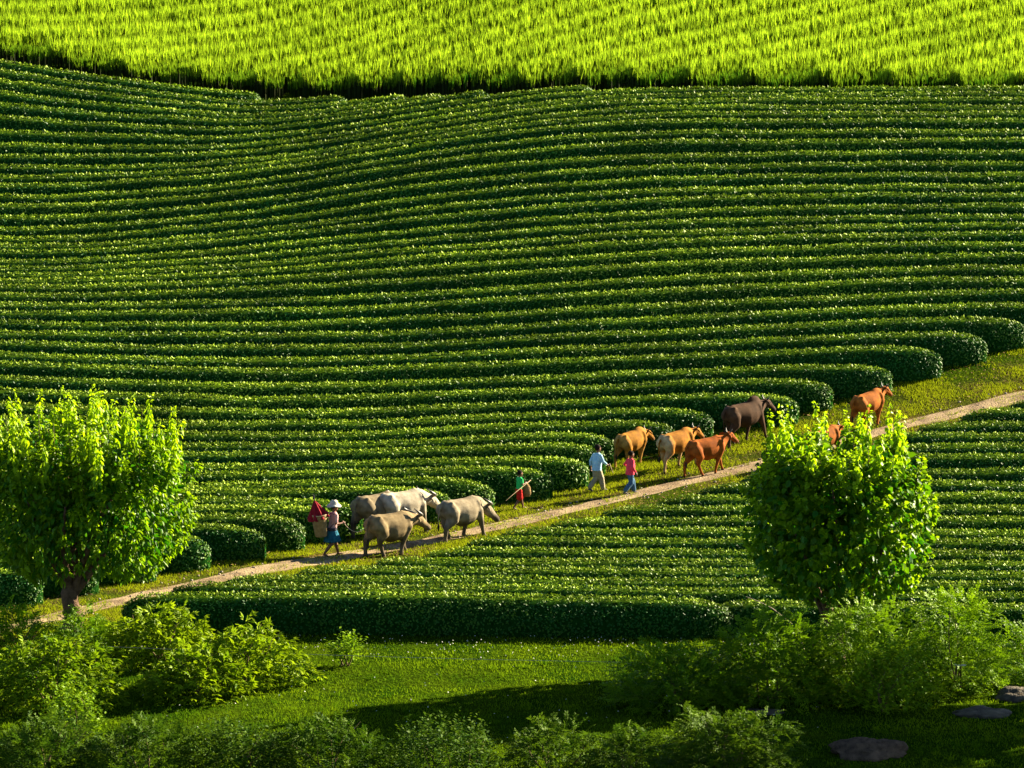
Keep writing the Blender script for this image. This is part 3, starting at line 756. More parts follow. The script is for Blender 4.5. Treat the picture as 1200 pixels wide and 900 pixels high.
# ------------------------------------------------------------------ bushes
def bush(u0, u1, v0, vb, style, label, group, dens=1.0, tone=0.0, Yoff=0.0, mat='bush_leaf', airy=0.0, name='bush', cat='bush'):
    g = hit((u0 + u1) / 2, vb); sc = F / g[1]
    W = (u1 - u0) / sc / 2 * 1.06; H = (vb - v0) / sc * 1.0; Dp = min(W * .8, 1.3)
    g = np.array([g[0], g[1] + Dp * .55, 0]); g[2] = gz(g[0], g[1])
    H = H + Dp * .1
    if group == 'undergrowth along the bottom edge': mat = 'bush_dark'
    elif style == 'palm': mat = 'bush_bright'
    root = empty(name, g); tag(root, label, cat, group)
    n = int(82 * dens * (W * 2 * H + W * Dp * 2)); n = max(n, 26)
    d = unit(rng.normal(size=(n, 3))); d[:, 2] = np.abs(d[:, 2])
    rr = rng.random(n) ** (1 / 3.6)
    lump = 1 + .22 * vnoise(d[:, 0] * 2 + u0, d[:, 1] * 2 + d[:, 2] * 1.7, int(u0) % 97) * 1.4
    P = d * np.array([W * .9, Dp * .9, H * .86]) * (rr * lump)[:, None]
    P[:, 2] += .06
    mb = MB()
    outd = unit(d * np.array([1, 1, .55]) + rng.normal(size=(n, 3)) * .45 + np.array([0, 0, .25 + airy]))
    upv = unit(np.array([0, 0, 1.0]) + rng.normal(size=(n, 3)) * .35 + d * .2)
    side = unit(np.cross(outd, upv)); upv = np.cross(side, outd)
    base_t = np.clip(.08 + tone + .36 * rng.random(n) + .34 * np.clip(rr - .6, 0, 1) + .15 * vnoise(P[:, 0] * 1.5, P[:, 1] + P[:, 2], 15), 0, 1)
    if style == 'fern':
        K = 8; SL = rng.uniform(.28, .5, n)
        for k in range(K):
            f = .12 + .88 * k / (K - 1)
            pos = P + outd * (SL * f)[:, None] - np.array([0, 0, 1]) * (SL * .32 * f * f)[:, None]
            for sg in (-1, 1):
                ax = unit(side * sg * .85 + outd * .6 - np.array([0, 0, .25]) + rng.normal(size=(n, 3)) * .16)
                ll = rng.uniform(.075, .12, n) * (1 - .45 * abs(f - .45) * 1.4)
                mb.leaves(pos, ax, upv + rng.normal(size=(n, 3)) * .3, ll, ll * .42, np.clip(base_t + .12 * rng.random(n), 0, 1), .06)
    elif style == 'palm':
        SL = rng.uniform(.08, .22, n); tipp = P + outd * SL[:, None]
        for k in range(6):
            a = (k - 2.5) * .62
            ax = unit(outd * math.cos(a) + side * math.sin(a) - upv * .18 + rng.normal(size=(n, 3)) * .12)
            ll = rng.uniform(.13, .21, n) * (1 - .09 * abs(k - 2.5))
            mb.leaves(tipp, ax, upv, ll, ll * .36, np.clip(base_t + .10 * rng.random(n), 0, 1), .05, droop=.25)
    else:                                                    # small rounded leaves along upright sprigs
        K = 9; SL = rng.uniform(.25, .5, n); od = unit(outd + np.array([0, 0, .7]))
        for k in range(K):
            pos = P + od * (SL * k / K)[:, None]
            a = rng.uniform(0, 6.28, n); o2 = np.stack([np.cos(a), np.sin(a), .35 + 0 * a], -1)
            ll = rng.uniform(.07, .12, n)
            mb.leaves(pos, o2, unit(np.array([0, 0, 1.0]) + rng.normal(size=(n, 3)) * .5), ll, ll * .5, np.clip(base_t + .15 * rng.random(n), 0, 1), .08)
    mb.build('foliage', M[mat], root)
    for k in range(5):
        a = rng.uniform(0, 6.28); e = np.array([math.cos(a) * W * rng.uniform(.2, .75), math.sin(a) * Dp * .6, H * rng.uniform(.55, .85)])
        sm = MB(); p, r = limb((rng.normal() * .06, rng.normal() * .06, -.06), e, .022, .006, .1)
        sm.tube(p, r, 6); sm.build('stem', M['twig'], root, smooth=True)
    return root

BL, BR, BB = 'bushes round the left tree', 'feathery bushes below the right tree', 'undergrowth along the bottom edge'
bush(-20, 62, 706, 776, 'fern', 'pale feathery bush at the left border, just left of the trunk', BL, 1.2, .12)
bush(58, 132, 714, 775, 'fern', 'small feathery bush at the foot of the left tree trunk', BL, 1.1, .05)
bush(124, 250, 720, 782, 'palm', 'bright broad-leaved bush right of the trunk, under the dark front hedge', BL, 1.25, .16)
bush(214, 362, 738, 808, 'palm', 'low bright bush reaching furthest out onto the lawn', BL, 1.2, .12)
bush(168, 292, 766, 824, 'palm', 'rounded bush in front of the broad-leaved bushes by the lawn', BL, 1.2, .05)
bush(-30, 150, 754, 835, 'palm', 'wide dark green bush at the left border, in front of the trunk', BL, 1.15, -.02)
bush(388, 422, 752, 782, 'sprig', 'tiny lone sprig on the lawn beyond the low bright bush', BL, 1.6, .25, airy=.3)
bush(50, 122, 806, 866, 'sprig', 'tall pale weed with upright sprigs below the wide dark bush', BL, .8, .18, airy=.5)
bush(-30, 130, 850, 930, 'fern', 'dark bush in the bottom left corner', BB, 1.3, -.08)
bush(90, 240, 846, 925, 'fern', 'brownish feathery bush on the bottom edge under the tall pale weed', BB, 1.1, -.02)
bush(205, 350, 848, 928, 'sprig', 'upright bush on the bottom edge, below the rounded bush', BB, 1.1, -.06)
bush(310, 475, 852, 930, 'fern', 'spreading dark bush on the bottom edge, below the lone sprig', BB, 1.2, -.06)
bush(440, 600, 866, 935, 'sprig', 'low dark bush at the middle of the bottom edge', BB, 1.1, -.08)
bush(535, 580, 852, 910, 'sprig', 'slim upright sprig standing out of the low dark bush at mid bottom', BB, 1.0, .02, airy=.6)
bush(590, 705, 850, 915, 'fern', 'bright-tipped low bush on the bottom edge right of the middle', BB, 1.2, .04)
bush(685, 795, 856, 922, 'fern', 'lowest bush on the bottom edge, between two taller ones', BB, 1.1, -.02)
bush(776, 945, 840, 920, 'fern', 'big rounded bush on the bottom edge, left of the earth mound', BB, 1.3, .06)
bush(712, 880, 766, 836, 'fern', 'low dark bush spilling onto the lawn, leftmost below the right tree', BR, 1.3, -.02)
bush(820, 985, 722, 830, 'fern', 'dense bush left of the right tree\'s foot, behind the wire', BR, 1.35, .0)
bush(940, 1110, 704, 826, 'fern', 'tallest feathery bush, directly under the right tree\'s crown', BR, 1.35, .10)
bush(1060, 1192, 692, 812, 'fern', 'sunlit feathery bush right of the right tree', BR, 1.25, .14)
bush(1178, 1240, 726, 800, 'fern', 'small bush cut by the right border beside the sunlit one', BR, 1.2, .05)
bush(985, 1090, 752, 838, 'sprig', 'thin yellowish bush with bare stems in front of the tallest one', BR, .9, .16, airy=.2)

# ------------------------------------------------------------------ rocks, mound, dry branch, wire
M['rock'] = plain_mat('rock', (.030, .024, .014), (.105, .085, .052), 4, .85, .3, .9, 14)
M['earth'] = plain_mat('earth', (.045, .03, .018), (.13, .085, .05), 6, .95, .1, 1.0, 20)
def rock(u, v, rx, ry, rz, label, mat='rock', name='rock', cat='rock', group=None, sd=1):
    g = hit(u, v); mb = MB(); mb.ball((0, 0, 0), (1, 1, 1), 30, 18)
    def lump(V):
        k = 1 + .28 * vnoise(V[:, 0] * 1.6 + sd, V[:, 1] * 1.6 + V[:, 2] * 1.3, sd) + .22 * vnoise(V[:, 0] * 4 + sd, V[:, 1] * 4 + V[:, 2] * 3, sd + 1) + .10 * vnoise(V[:, 0] * 11 + sd, V[:, 1] * 11 + V[:, 2] * 9, sd + 2)
        return V * k[:, None] * np.array([rx, ry, rz])
    mb.warp(3, lump)
    o = mb.build(name, M[mat], smooth=True); o.location = (g[0], g[1], g[2] + rz * .05)
    return tag(o, label, cat, group)
rock(1150, 838, .62, .45, .17, 'broad flat grey rock at the right, below the sunlit bush', sd=3, group='rocks on the lower lawn')
rock(1192, 818, .5, .45, .22, 'grey rock cut by the right border, behind the broad flat one', sd=5, group='rocks on the lower lawn')
rock(890, 836, .55, .25, .09, 'thin pale stone slab on the lawn under the feathery bushes', sd=11, group='rocks on the lower lawn')
rock(1020, 884, .80, .6, .34, 'brown earth mound on the bottom edge at the right', 'earth', 'earth_mound', 'mound', sd=14)
p0, p1, p2 = at(874, 699, 106.2), at(905, 713, 105.9), at(934, 736, 105.6)
o = MB().tube([p0, (p0 + p1) / 2 + [0, 0, .02], p1, p2, p2 + [.3, -.2, -.9]], [.006, .010, .013, .017, .02], 6).build('dry_branch', plain_mat('dry_wood', (.22, .17, .11), (.34, .28, .19), 10, .9, .2), smooth=True)
tag(o, 'pale bare branch poking out of the bushes towards the front hedge', 'branch')
a0 = hit(112, 790); a1 = hit(1126, 806)
M['wire'] = plain_mat('wire', (.16, .16, .15), (.26, .26, .25), 20, .5, .5)
ws = empty('wire_fence', a0); tag(ws, 'thin sagging wire strung across the lawn through the bushes', 'fence')
q0 = at(112, 757, a0[1]) - a0; q1 = at(1126, 779, a1[1]) - a0
tt = np.linspace(0, 1, 40)[:, None]; wp = q0 + (q1 - q0) * tt; wp[:, 2] -= .12 * (4 * tt[:, 0] * (1 - tt[:, 0]))
MB().tube(wp, .0045, 5).build('wire', M['wire'], ws)
for qa, ga in ((q0, a0), (q1, a1)):
    f = np.array([qa[0], qa[1], gz(qa[0] + a0[0], qa[1] + a0[1]) - a0[2] - .2])
    MB().tube([f, qa + [0, 0, .06]], [.022, .018], 7).build('stake', M['bark'], ws, smooth=True)
MB().tube([q1 + [-.13, -.02, 0], q1 + [.17, -.02, -.01]], .022, 8).build('insulator', plain_mat('white_paint', (.7, .7, .68), (.8, .8, .78), 9, .5), ws, smooth=True)

# ------------------------------------------------------------------ buffalo and cattle
M['hide'] = plain_mat('hide', (.50, .48, .45), (1.0, 1.0, 1.0), 6, .85, .08, .12, 60, attr='coat')
M['horn'] = plain_mat('horn', (.03, .027, .022), (.09, .08, .06), 9, .5, .4)
M['tuft'] = plain_mat('tuft', (.012, .009, .007), (.03, .022, .015), 20, .8, .2)
M['eye'] = plain_mat('eye', (.004, .003, .003), (.01, .008, .006), 5, .2, .6)
def sm(x, a, b):
    t = np.clip((x - a) / (b - a), 0, 1); return (t * t * (3 - 2 * t))[:, None]

def paint_buffalo(base):
    base = np.array(base)
    def f(P):
        x, y, z = P.T
        c = np.repeat(base[None], len(P), 0) * (1 + .38 * vnoise(x * 3.2 + base[0] * 90, z * 3.2 + y * 2, 71))[:, None]
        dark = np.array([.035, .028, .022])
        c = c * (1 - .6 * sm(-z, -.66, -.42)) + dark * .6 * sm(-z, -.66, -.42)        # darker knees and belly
        c = c * (1 - .5 * sm(x, 1.16, 1.32)) + dark * .5 * sm(x, 1.16, 1.32)                # muzzle
        pale = np.array([.15, .12, .08]); k = sm(-z, -.34, -.24) * .55
        return c * (1 - k) + pale * k                                                # pale stockings
    return f
def paint_cow(base, pale, kp=.8):
    base = np.array(base); pale = np.array(pale)
    def f(P):
        x, y, z = P.T
        c = np.repeat(base[None], len(P), 0) * (1 + .28 * vnoise(x * 3.5 + base[0] * 70, z * 3.5 + y * 2, 73))[:, None]
        k = np.clip(sm(-x, .50, .66) * sm(z, .45, .8) + sm(-z, -.62, -.5) * sm(np.abs(x), .0, .2) * .6, 0, 1) * kp    # pale rump and legs
        c = c * (1 - k) + pale * k
        d = sm(x, 1.10, 1.24) * .6; c = c * (1 - d) + np.array([.05, .035, .03]) * d
        h = sm(-z, -.07, -.04); return c * (1 - h) + np.array([.03, .022, .016]) * h          # hooves
    return f

def bovine(name, cat, kind, u, v, head_deg, scale, paint, label, group, stride=0.16, head_dz=0.0, hump=0.0, seed=0, turn=0.0, fat=1.0):
    r = np.random.default_rng(seed)
    g = hit(u, v); th = math.radians(head_deg); hd = np.array([math.cos(th), math.sin(th)])
    za = float(gz(g[0] + hd[0] * .55, g[1] + hd[1] * .55)); zb = float(gz(g[0] - hd[0] * .55, g[1] - hd[1] * .55))
    root = empty(name, (g[0], g[1], (za + zb) / 2), th, -math.atan2(za - zb, 1.1)); root.scale = (scale,) * 3
    tag(root, label, cat, group)
    mb = MB(); bf = kind == 'buffalo'
    k = fat
    if bf:
        rings = [(-.78, 0, .98, .04, .05), (-.74, 0, .94, .16, .17), (-.60, 0, .90, .25, .27), (-.38, 0, .82, .29, .33), (-.05, 0, .75, .35, .41), (.22, 0, .77, .33, .39), (.46, 0, .84, .27, .35), (.62, 0, .90, .19, .26), (.76, 0, .94, .11, .15)]
    else:
        rings = [(-.76, 0, 1.0, .04, .05), (-.72, 0, .96, .15, .15), (-.58, 0, .93, .22, .23), (-.36, 0, .87, .25, .29), (-.05, 0, .81, .30, .36), (.22, 0, .82, .28, .35), (.45, 0, .86, .23, .33), (.60, 0, .92, .16, .25), (.74, 0, .97, .10, .16)]
    mb.loft([(x, y, z, ry * k, rz) for x, y, z, ry, rz in rings], 20)
    for s in (-1, 1):
        mb.tube([(-.52, s * .15, 1.10), (-.62, s * .13, 1.02)], .07, 8)                          # hip bones
        mb.tube([(.42, s * .14, 1.0), (.46, s * .16, .80)], .13, 8)                               # shoulders
    mb.tube([(-.5, 0, 1.14), (0, 0, 1.10), (.40, 0, 1.16)], [.05, .05, .06], 8)                    # backbone
    if hump: mb.ball((.38, 0, 1.12 + hump * .5), (.24, .095, .08 + hump), 14, 9)
    # neck and head
    if bf: nk = [(.48, 0, .92), (.72, 0, .93 + head_dz * .3), (.92, 0, .93 + head_dz * .7)]; hd3 = [(.90, 0, .95 + head_dz * .7), (1.03, 0, .90 + head_dz), (1.22, 0, .76 + head_dz * 1.1), (1.36, 0, .66 + head_dz * 1.2)]
    else: nk = [(.46, 0, .96), (.68, 0, 1.0 + head_dz * .4), (.84, 0, 1.06 + head_dz * .8)]; hd3 = [(.83, 0, 1.09 + head_dz * .8), (.95, 0, 1.06 + head_dz), (1.10, 0, .93 + head_dz), (1.22, 0, .82 + head_dz)]
    nk = np.array(nk); hd3 = np.array(hd3)
    hd3[:, 1] += np.linspace(0, turn, 4); nk[-1, 1] += turn * .1
    mb.tube(nk, [.25, .20, .15] if bf else [.22, .165, .12], 14, flat=((0, 1, 0), .72))
    mb.tube(hd3, [.15, .15, .105, .095] if bf else [.125, .125, .085, .072], 14, flat=((0, 1, 0), .82))
    if not bf: mb.tube([(.50, 0, .74), (.66, 0, .82), (.82, 0, .98 + head_dz * .7)], [.08, .07, .04], 8, flat=((0, 1, 0), .3))   # dewlap
    hp = hd3[0]
    # legs: two diagonal pairs
    lw = 1.22 if bf else 1.0
    for s in (-1, 1):
        f = stride * s; b = -stride * s
        mb.tube([(.44, s * .16, .80), (.45 + f * .35, s * .16, .62), (.46 + f * .8, s * .15, .40), (.45 + f * 1.2, s * .15, .14), (.47 + f * 1.35, s * .15, .02)],
                np.array([.135, .10, .062, .043, .054]) * lw, 10)
        mb.tube([(-.54, s * .15, .88), (-.46 + b * .3, s * .17, .62), (-.62 + b * .7, s * .16, .41), (-.57 + b * 1.1, s * .15, .14), (-.54 + b * 1.25, s * .15, .02)],
                np.array([.19, .145, .066, .045, .055]) * lw, 10)
    if bf:
        def squat(V):
            V = V.copy(); V[:, 1] *= 1.14; return V
        mb.v = [squat(V) for V in mb.v]
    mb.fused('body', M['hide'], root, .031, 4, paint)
    for s in (-1, 1):
        if bf: hn = [hp + [.05, s * .09, .10], hp + [.03, s * .22, .14], hp + [-.07, s * .31, .19], hp + [-.19, s * .31, .27], hp + [-.25, s * .22, .34]]; hr = [.05, .046, .040, .028, .010]
        else: hn = [hp + [.04, s * .07, .08], hp + [.05, s * .13, .14], hp + [.08, s * .15, .21]]; hr = [.026, .02, .007]
        MB().tube(hn, hr, 8).build('horn', M['horn'], root, smooth=True)
        ez = .03 if bf else .05
        em = MB(); em.tube([hp + [.0, s * .08, ez], hp + [-.03, s * .15, ez + .01], hp + [-.06, s * .24, ez - .02], hp + [-.08, s * .30, ez - .07]], [.028, .055, .06, .015], 10, flat=((.5, 0, .8), .3))
        eo = em.build('ear', M['hide'], root, smooth=True); me = eo.data
        P = np.empty(len(me.vertices) * 3, np.float32); me.vertices.foreach_get('co', P); P = P.reshape(-1, 3)
        cc = np.concatenate([paint(P * 0 + [.5, 0, 1.0]) * .8, np.ones((len(P), 1))], 1).astype(np.float32)
        ca = me.attributes.new('coat', 'FLOAT_COLOR', 'POINT'); ca.data.foreach_set('color', cc.ravel())
        MB().ball(hd3[1] + [.02, s * (.108 if bf else .080), .035], .022, 8, 6).build('eye', M['eye'], root, smooth=True)
    sw = r.uniform(-.05, .05)
    tl = MB().tube([(-.75, 0, 1.02), (-.82, sw * .3, .93), (-.845, sw, .72), (-.83, sw * 1.3, .50)], [.035, .026, .018, .014], 8).build('tail', M['hide'], root, smooth=True)
    me = tl.data; P = np.empty(len(me.vertices) * 3, np.float32); me.vertices.foreach_get('co', P); P = P.reshape(-1, 3)
    cc = np.concatenate([paint(P * [.2, 1, 0] + [-.3, 0, .9]), np.ones((len(P), 1))], 1).astype(np.float32)
    ca = me.attributes.new('coat', 'FLOAT_COLOR', 'POINT'); ca.data.foreach_set('color', cc.ravel())
    MB().tube([(-.83, sw * 1.3, .52), (-.83, sw * 1.4, .42), (-.82, sw * 1.4, .30)], [.016, .036, .008], 8).build('tail_tuft', M['tuft'], tl, smooth=True)
    return root

GB, GC = 'water buffalo driven along the path', 'cattle driven along the path'
bovine('water_buffalo', 'buffalo', 'buffalo', 441, 628, 47, 1.0, paint_buffalo((.19, .15, .085)), 'grey buffalo mostly hidden behind the pale one, hindquarters by the woman\'s hat', GB, .15, -.12, seed=1)
bovine('water_buffalo', 'buffalo', 'buffalo', 472, 626, 40, 1.03, paint_buffalo((.40, .35, .25)), 'palest buffalo, cream-flanked, walking behind the front grey one', GB, -.15, -.14, seed=2)
bovine('water_buffalo', 'buffalo', 'buffalo', 457, 650, 40, .97, paint_buffalo((.21, .155, .075)), 'nearest grey-brown buffalo, on the near side of the path beside the basket woman', GB, .15, -.04, seed=3)
bovine('water_buffalo', 'buffalo', 'buffalo', 541, 631, 42, .96, paint_buffalo((.25, .205, .13)), 'leading grey buffalo with lowered head and curved dark horns', GB, -.18, -.24, seed=4)
bovine('cow', 'cow', 'cow', 741, 545, 52, .88, paint_cow((.31, .135, .010), (.38, .22, .06)), 'rearmost tan cow, head hidden, just ahead of the two walking children', GC, .17, -.16, .03, 5)
bovine('cow', 'cow', 'cow', 794, 549, 47, .96, paint_cow((.32, .130, .009), (.46, .35, .18), 1.0), 'tan cow with a cream rump and white hind legs, middle of the trio', GC, -.18, -.06, .02, 6)
bovine('cow', 'cow', 'cow', 829, 556, 36, .93, paint_cow((.31, .080, .006), (.27, .09, .02), .5), 'red-orange cow nearest the path, head raised ahead of the tan pair', GC, .20, .05, .0, 7)
bovine('bull', 'bull', 'cow', 873, 519, 42, 1.05, paint_cow((.060, .030, .013), (.10, .055, .028), .5), 'dark brown bull with a shoulder hump, left of the right tree', GC, -.19, -.06, .08, 8, fat=1.15)
bovine('cow', 'cow', 'cow', 1019, 500, 48, .92, paint_cow((.32, .095, .006), (.36, .14, .03), .5), 'leading orange cow above the right tree, furthest up the path', GC, .17, .0, .02, 9)
bovine('cow', 'cow', 'cow', 966, 541, 45, .88, paint_cow((.30, .088, .006), (.33, .13, .03), .5), 'orange cow hidden behind the top of the right tree', GC, -.1, -.1, .0, 10)

# ------------------------------------------------------------------ people
M['skin'] = plain_mat('skin', (.13, .055, .026), (.16, .072, .036), 12, .55, .3)
M['hair'] = plain_mat('hair', (.006, .004, .003), (.018, .010, .007), 30, .9, .08)
def cloth(name, a, b, sc=9): return plain_mat(name, a, b, sc, .9, .1, .5, 22)
M['cloth_blue'] = cloth('cloth_blue', (.24, .42, .52), (.32, .50, .60))
M['cloth_khaki'] = cloth('cloth_khaki', (.24, .21, .13), (.32, .28, .18))
M['cloth_red'] = cloth('cloth_red', (.58, .040, .065), (.70, .06, .09))
M['cloth_denim'] = cloth('cloth_denim', (.035, .085, .15), (.06, .13, .21))
M['cloth_green'] = cloth('cloth_green', (.02, .34, .08), (.03, .42, .10))
M['cloth_scarlet'] = cloth('cloth_scarlet', (.40, .014, .010), (.50, .02, .014))
M['cloth_pink'] = cloth('cloth_pink', (.46, .24, .22), (.56, .32, .29))
M['cloth_teal'] = cloth('cloth_teal', (.008, .06, .10), (.016, .12, .17))
M['cloth_white'] = cloth('cloth_white', (.34, .32, .27), (.44, .41, .36))
M['cloth_dark'] = cloth('cloth_dark', (.02, .018, .025), (.045, .04, .05))
M['shoe'] = cloth('shoe', (.08, .07, .07), (.16, .14, .13))
M['umbrella_red'] = cloth('umbrella_red', (.15, .006, .010), (.22, .010, .018))
M['wood'] = plain_mat('wood', (.28, .19, .09), (.42, .30, .16), 9, .7, .25)

def ringloft(mb, rings, sides=18, ripple=0.0, nr=0):
    """rings: (z, cx, cy, rx, ry)"""
    a = np.arange(sides) * 2 * np.pi / sides
    P = []
    for j, (z, cx, cy, rx, ry) in enumerate(rings):
        k = 1 + (ripple * j / (len(rings) - 1) * np.cos(nr * a) if nr else 0)
        P.append(np.stack([cx + rx * np.cos(a) * k, cy + ry * np.sin(a) * k, np.full(sides, z)], -1))
    P = np.array(P); n0 = mb.n; mb.grid(P, wrap=True)
    mb._fan([n0 + j for j in range(sides)][::-1], P[0].mean(0), .5, 0)
    mb._fan([n0 + (len(P) - 1) * sides + j for j in range(sides)], P[-1].mean(0), .5, 0)

def hand(mb, wrist, d, palm_n, curl, k, thumb_side):
    """palm, four unequal fingers and a thumb; d = direction, palm_n = towards the palm"""
    d = unit(np.array(d, float)); n = np.array(palm_n, float); n = unit(n - d * (n @ d)); sd = np.cross(n, d) * thumb_side
    mb.tube([wrist, wrist + d * .024 * k, wrist + d * .050 * k], np.array([.016, .024, .022]) * k, 8, flat=(n, .5))
    for j, (o, L) in enumerate(((-.016, .036), (-.0055, .042), (.005, .045), (.0155, .040))):
        p0 = wrist + d * .046 * k + sd * o * k
        d1 = unit(d + n * curl * .5 + sd * o * 6); d2 = unit(d + n * curl * 1.6); d3 = unit(d * .4 + n * curl * 2.2)
        p1 = p0 + d1 * L * .5 * k; p2 = p1 + d2 * L * .35 * k; p3 = p2 + d3 * L * .25 * k
        mb.tube([p0, p1, p2, p3], np.array([.0058, .0054, .005, .0044]) * k, 6)
    t0 = wrist + d * .014 * k + sd * .020 * k
    t1 = t0 + unit(d * .7 + sd * .8 + n * .2) * .022 * k; t2 = t1 + unit(d * .9 + sd * .25 + n * curl * .6) * .018 * k
    mb.tube([t0, t1, t2], np.array([.0075, .0065, .005]) * k, 6)

def person(label, u, v, deg, h, legs, arms, top, bottom, hat=False, seed=0, lean=.03, shoes=True, head_turn=0.0, bare_arms=False):
    """legs / arms: joints for (left, right); the figure faces +x, its left is +y"""
    g = hit(u, v)
    root = empty('person', g, math.radians(deg)); tag(root, label, 'person', 'herders on the path')
    K = lambda p: np.array(p, float) * h
    b = MB()
    hx = lean
    # head with face
    ca, sa = math.cos(head_turn), math.sin(head_turn)
    def Hd(p): p = np.array(p, float); return K((hx + .01 + p[0] * ca - p[1] * sa, p[0] * sa + p[1] * ca, .925 + p[2]))
    def skull(V):
        V = V * np.array([.066, .057, .076]); V[:, 0] = np.where(V[:, 2] < -.02, V[:, 0] * .92 + .006, V[:, 0])
        V = np.stack([V[:, 0] * ca - V[:, 1] * sa, V[:, 0] * sa + V[:, 1] * ca, V[:, 2]], -1)
        return (V + [hx + .01, 0, .925]) * h
    b.ball((0, 0, 0), 1, 16, 12).warp(3, skull)
    b.tube([Hd((.060, 0, .012)), Hd((.074, 0, -.010))], np.array([.007, .011]) * h, 6)            # nose
    b.tube([Hd((.058, .016, -.038)), Hd((.062, 0, -.037)), Hd((.058, -.016, -.038))], .006 * h, 6)   # mouth
    b.tube([Hd((.05, 0, -.062)), Hd((.056, 0, -.060))], .013 * h, 6)                                  # chin
    for s in (-1, 1): b.tube([Hd((-.004, s * .058, .014)), Hd((-.008, s * .060, -.014))], np.array([.014, .009]) * h, 6, flat=((0, 1, 0), .5))
    b.tube(K([(hx, 0, .80), (hx + .006, 0, .875)]), np.array([.034, .031]) * h, 10)
    b.tube(K([(0, 0, .50), (hx * .5, 0, .62), (hx, 0, .76)]), np.array([.072, .068, .070]) * h, 12, flat=((1, 0, 0), .7))
    for s, (el, wr, fd, pn, cu) in zip((1, -1), arms):
        sh = K((hx - .005, s * .095, .79))
        b.tube([K((hx, s * .04, .785)), sh, K(el), K(wr)], np.array([.030, .032, .024, .0165]) * h, 10)
        hand(b, K(wr), fd, pn, cu, h, 1 if s > 0 else -1)
    for s, (kn, an, toe) in zip((1, -1), legs):
        hipp = K((0, s * .05, .50)); kn = K(kn); an = K(an); toe = K(toe)
        cal = kn + (an - kn) * .3 - np.array([.012, 0, 0]) * h
        b.tube([hipp, hipp + (kn - hipp) * .4, kn, cal, an], np.array([.058, .054, .036, .037, .022]) * h, 10)
        heel = an + unit(an - toe) * .022 * h; heel[2] = an[2] - .026 * h
        b.tube([heel, an * .45 + heel * .1 + toe * .45, toe], np.array([.020, .021, .015]) * h, 8, flat=((0, 0, 1), .75))
    b.fused('body', M['skin'], root, .0105, 2)
    for s in (-1, 1): MB().ball(Hd((.0585, s * .022, .006)), .0075 * h, 6, 5).build('eye', M['eye'], root, smooth=True)
    # hair
    hm = MB(); hm.ball((0, 0, 0), 1, 16, 12)
    def mop(V):
        hv = V * np.array([.072, .064, .066]); hv = hv * (1 + .06 * vnoise(hv[:, 0] * 60, hv[:, 1] * 60 + hv[:, 2] * 50, seed))[:, None]
        hv[:, 2] = np.where((hv[:, 2] < -.01) & (hv[:, 0] > .0), hv[:, 2] * .2, hv[:, 2])
        return (np.stack([hv[:, 0] * ca - hv[:, 1] * sa, hv[:, 0] * sa + hv[:, 1] * ca, hv[:, 2]], -1) + [hx - .004, 0, .947]) * h
    hm.warp(3, mop)
    hm.fused('hair', M['hair'], root, .010, 1)
    # shirt
    t = MB(); z0 = top.get('hem', .47); w0 = top.get('loose', 1.0)
    ringloft(t, [((z0) * h, 0, 0, .078 * w0 * h, .098 * w0 * h), (.56 * h, hx * .4 * h, 0, .074 * w0 * h, .092 * w0 * h), (.66 * h, hx * .7 * h, 0, .076 * w0 * h, .098 * w0 * h), (.75 * h, hx * h, 0, .072 * h, .108 * h), (.805 * h, hx * h, 0, .052 * h, .090 * h), (.835 * h, hx * h, 0, .036 * h, .042 * h)], 20)
    for s, (el, wr, *_x) in zip((1, -1), arms):
        el = K(el); wr = K(wr); sh = K((hx - .005, s * .095, .785)); f = top.get('sleeve', .9)
        if f <= .5: t.tube([K((hx, s * .05, .78)), sh, sh + (el - sh) * f * 2], np.array([.040, .044, .036]) * h, 10)
        else: t.tube([K((hx, s * .05, .78)), sh, el, el + (wr - el) * (f - .5) * 2], np.array([.040, .043, .033, .027]) * h, 10)
    t.fused('shirt', M[top['mat']], root, .011, 2)
    # lower clothes
    if bottom['kind'] == 'skirt':
        k = MB(); ringloft(k, [(.28 * h, .01 * h, 0, .150 * h, .150 * h), (.30 * h, .01 * h, 0, .150 * h, .150 * h), (.38 * h, .008 * h, 0, .128 * h, .132 * h), (.46 * h, .004 * h, 0, .104 * h, .112 * h), (.52 * h, 0, 0, .084 * h, .100 * h)][::-1], 72, .10, 18)
        k.build('skirt', M[bottom['mat']], root, smooth=True)
        k = MB(); ringloft(k, [(.49 * h, 0, 0, .090 * h, .106 * h), (.50 * h, 0, 0, .096 * h, .112 * h), (.535 * h, 0, 0, .094 * h, .110 * h), (.545 * h, 0, 0, .088 * h, .104 * h)], 24)
        k.build('sash', M['cloth_dark'], root, smooth=True)
    else:
        k = MB(); f = bottom['len']
        ringloft(k, [(.44 * h, 0, 0, .070 * h, .088 * h), (.50 * h, 0, 0, .078 * h, .096 * h), (.54 * h, 0, 0, .074 * h, .092 * h)], 18)
        for s, (kn, an, toe) in zip((1, -1), legs):
            hipp = K((0, s * .05, .50)); kn = K(kn); an = K(an) + K((0, 0, .01))
            w_ = bottom.get('w', 1.0)
            if f <= .5: k.tube([hipp, hipp + (kn - hipp) * f * 2], np.array([.068, .066 * w_]) * h, 12)
            else: k.tube([hipp, kn, kn + (an - kn) * (f - .5) * 2], np.array([.066, .050 * w_, .040 * w_]) * h, 12)
        k.fused(bottom['kind'], M[bottom['mat']], root, .011, 2)
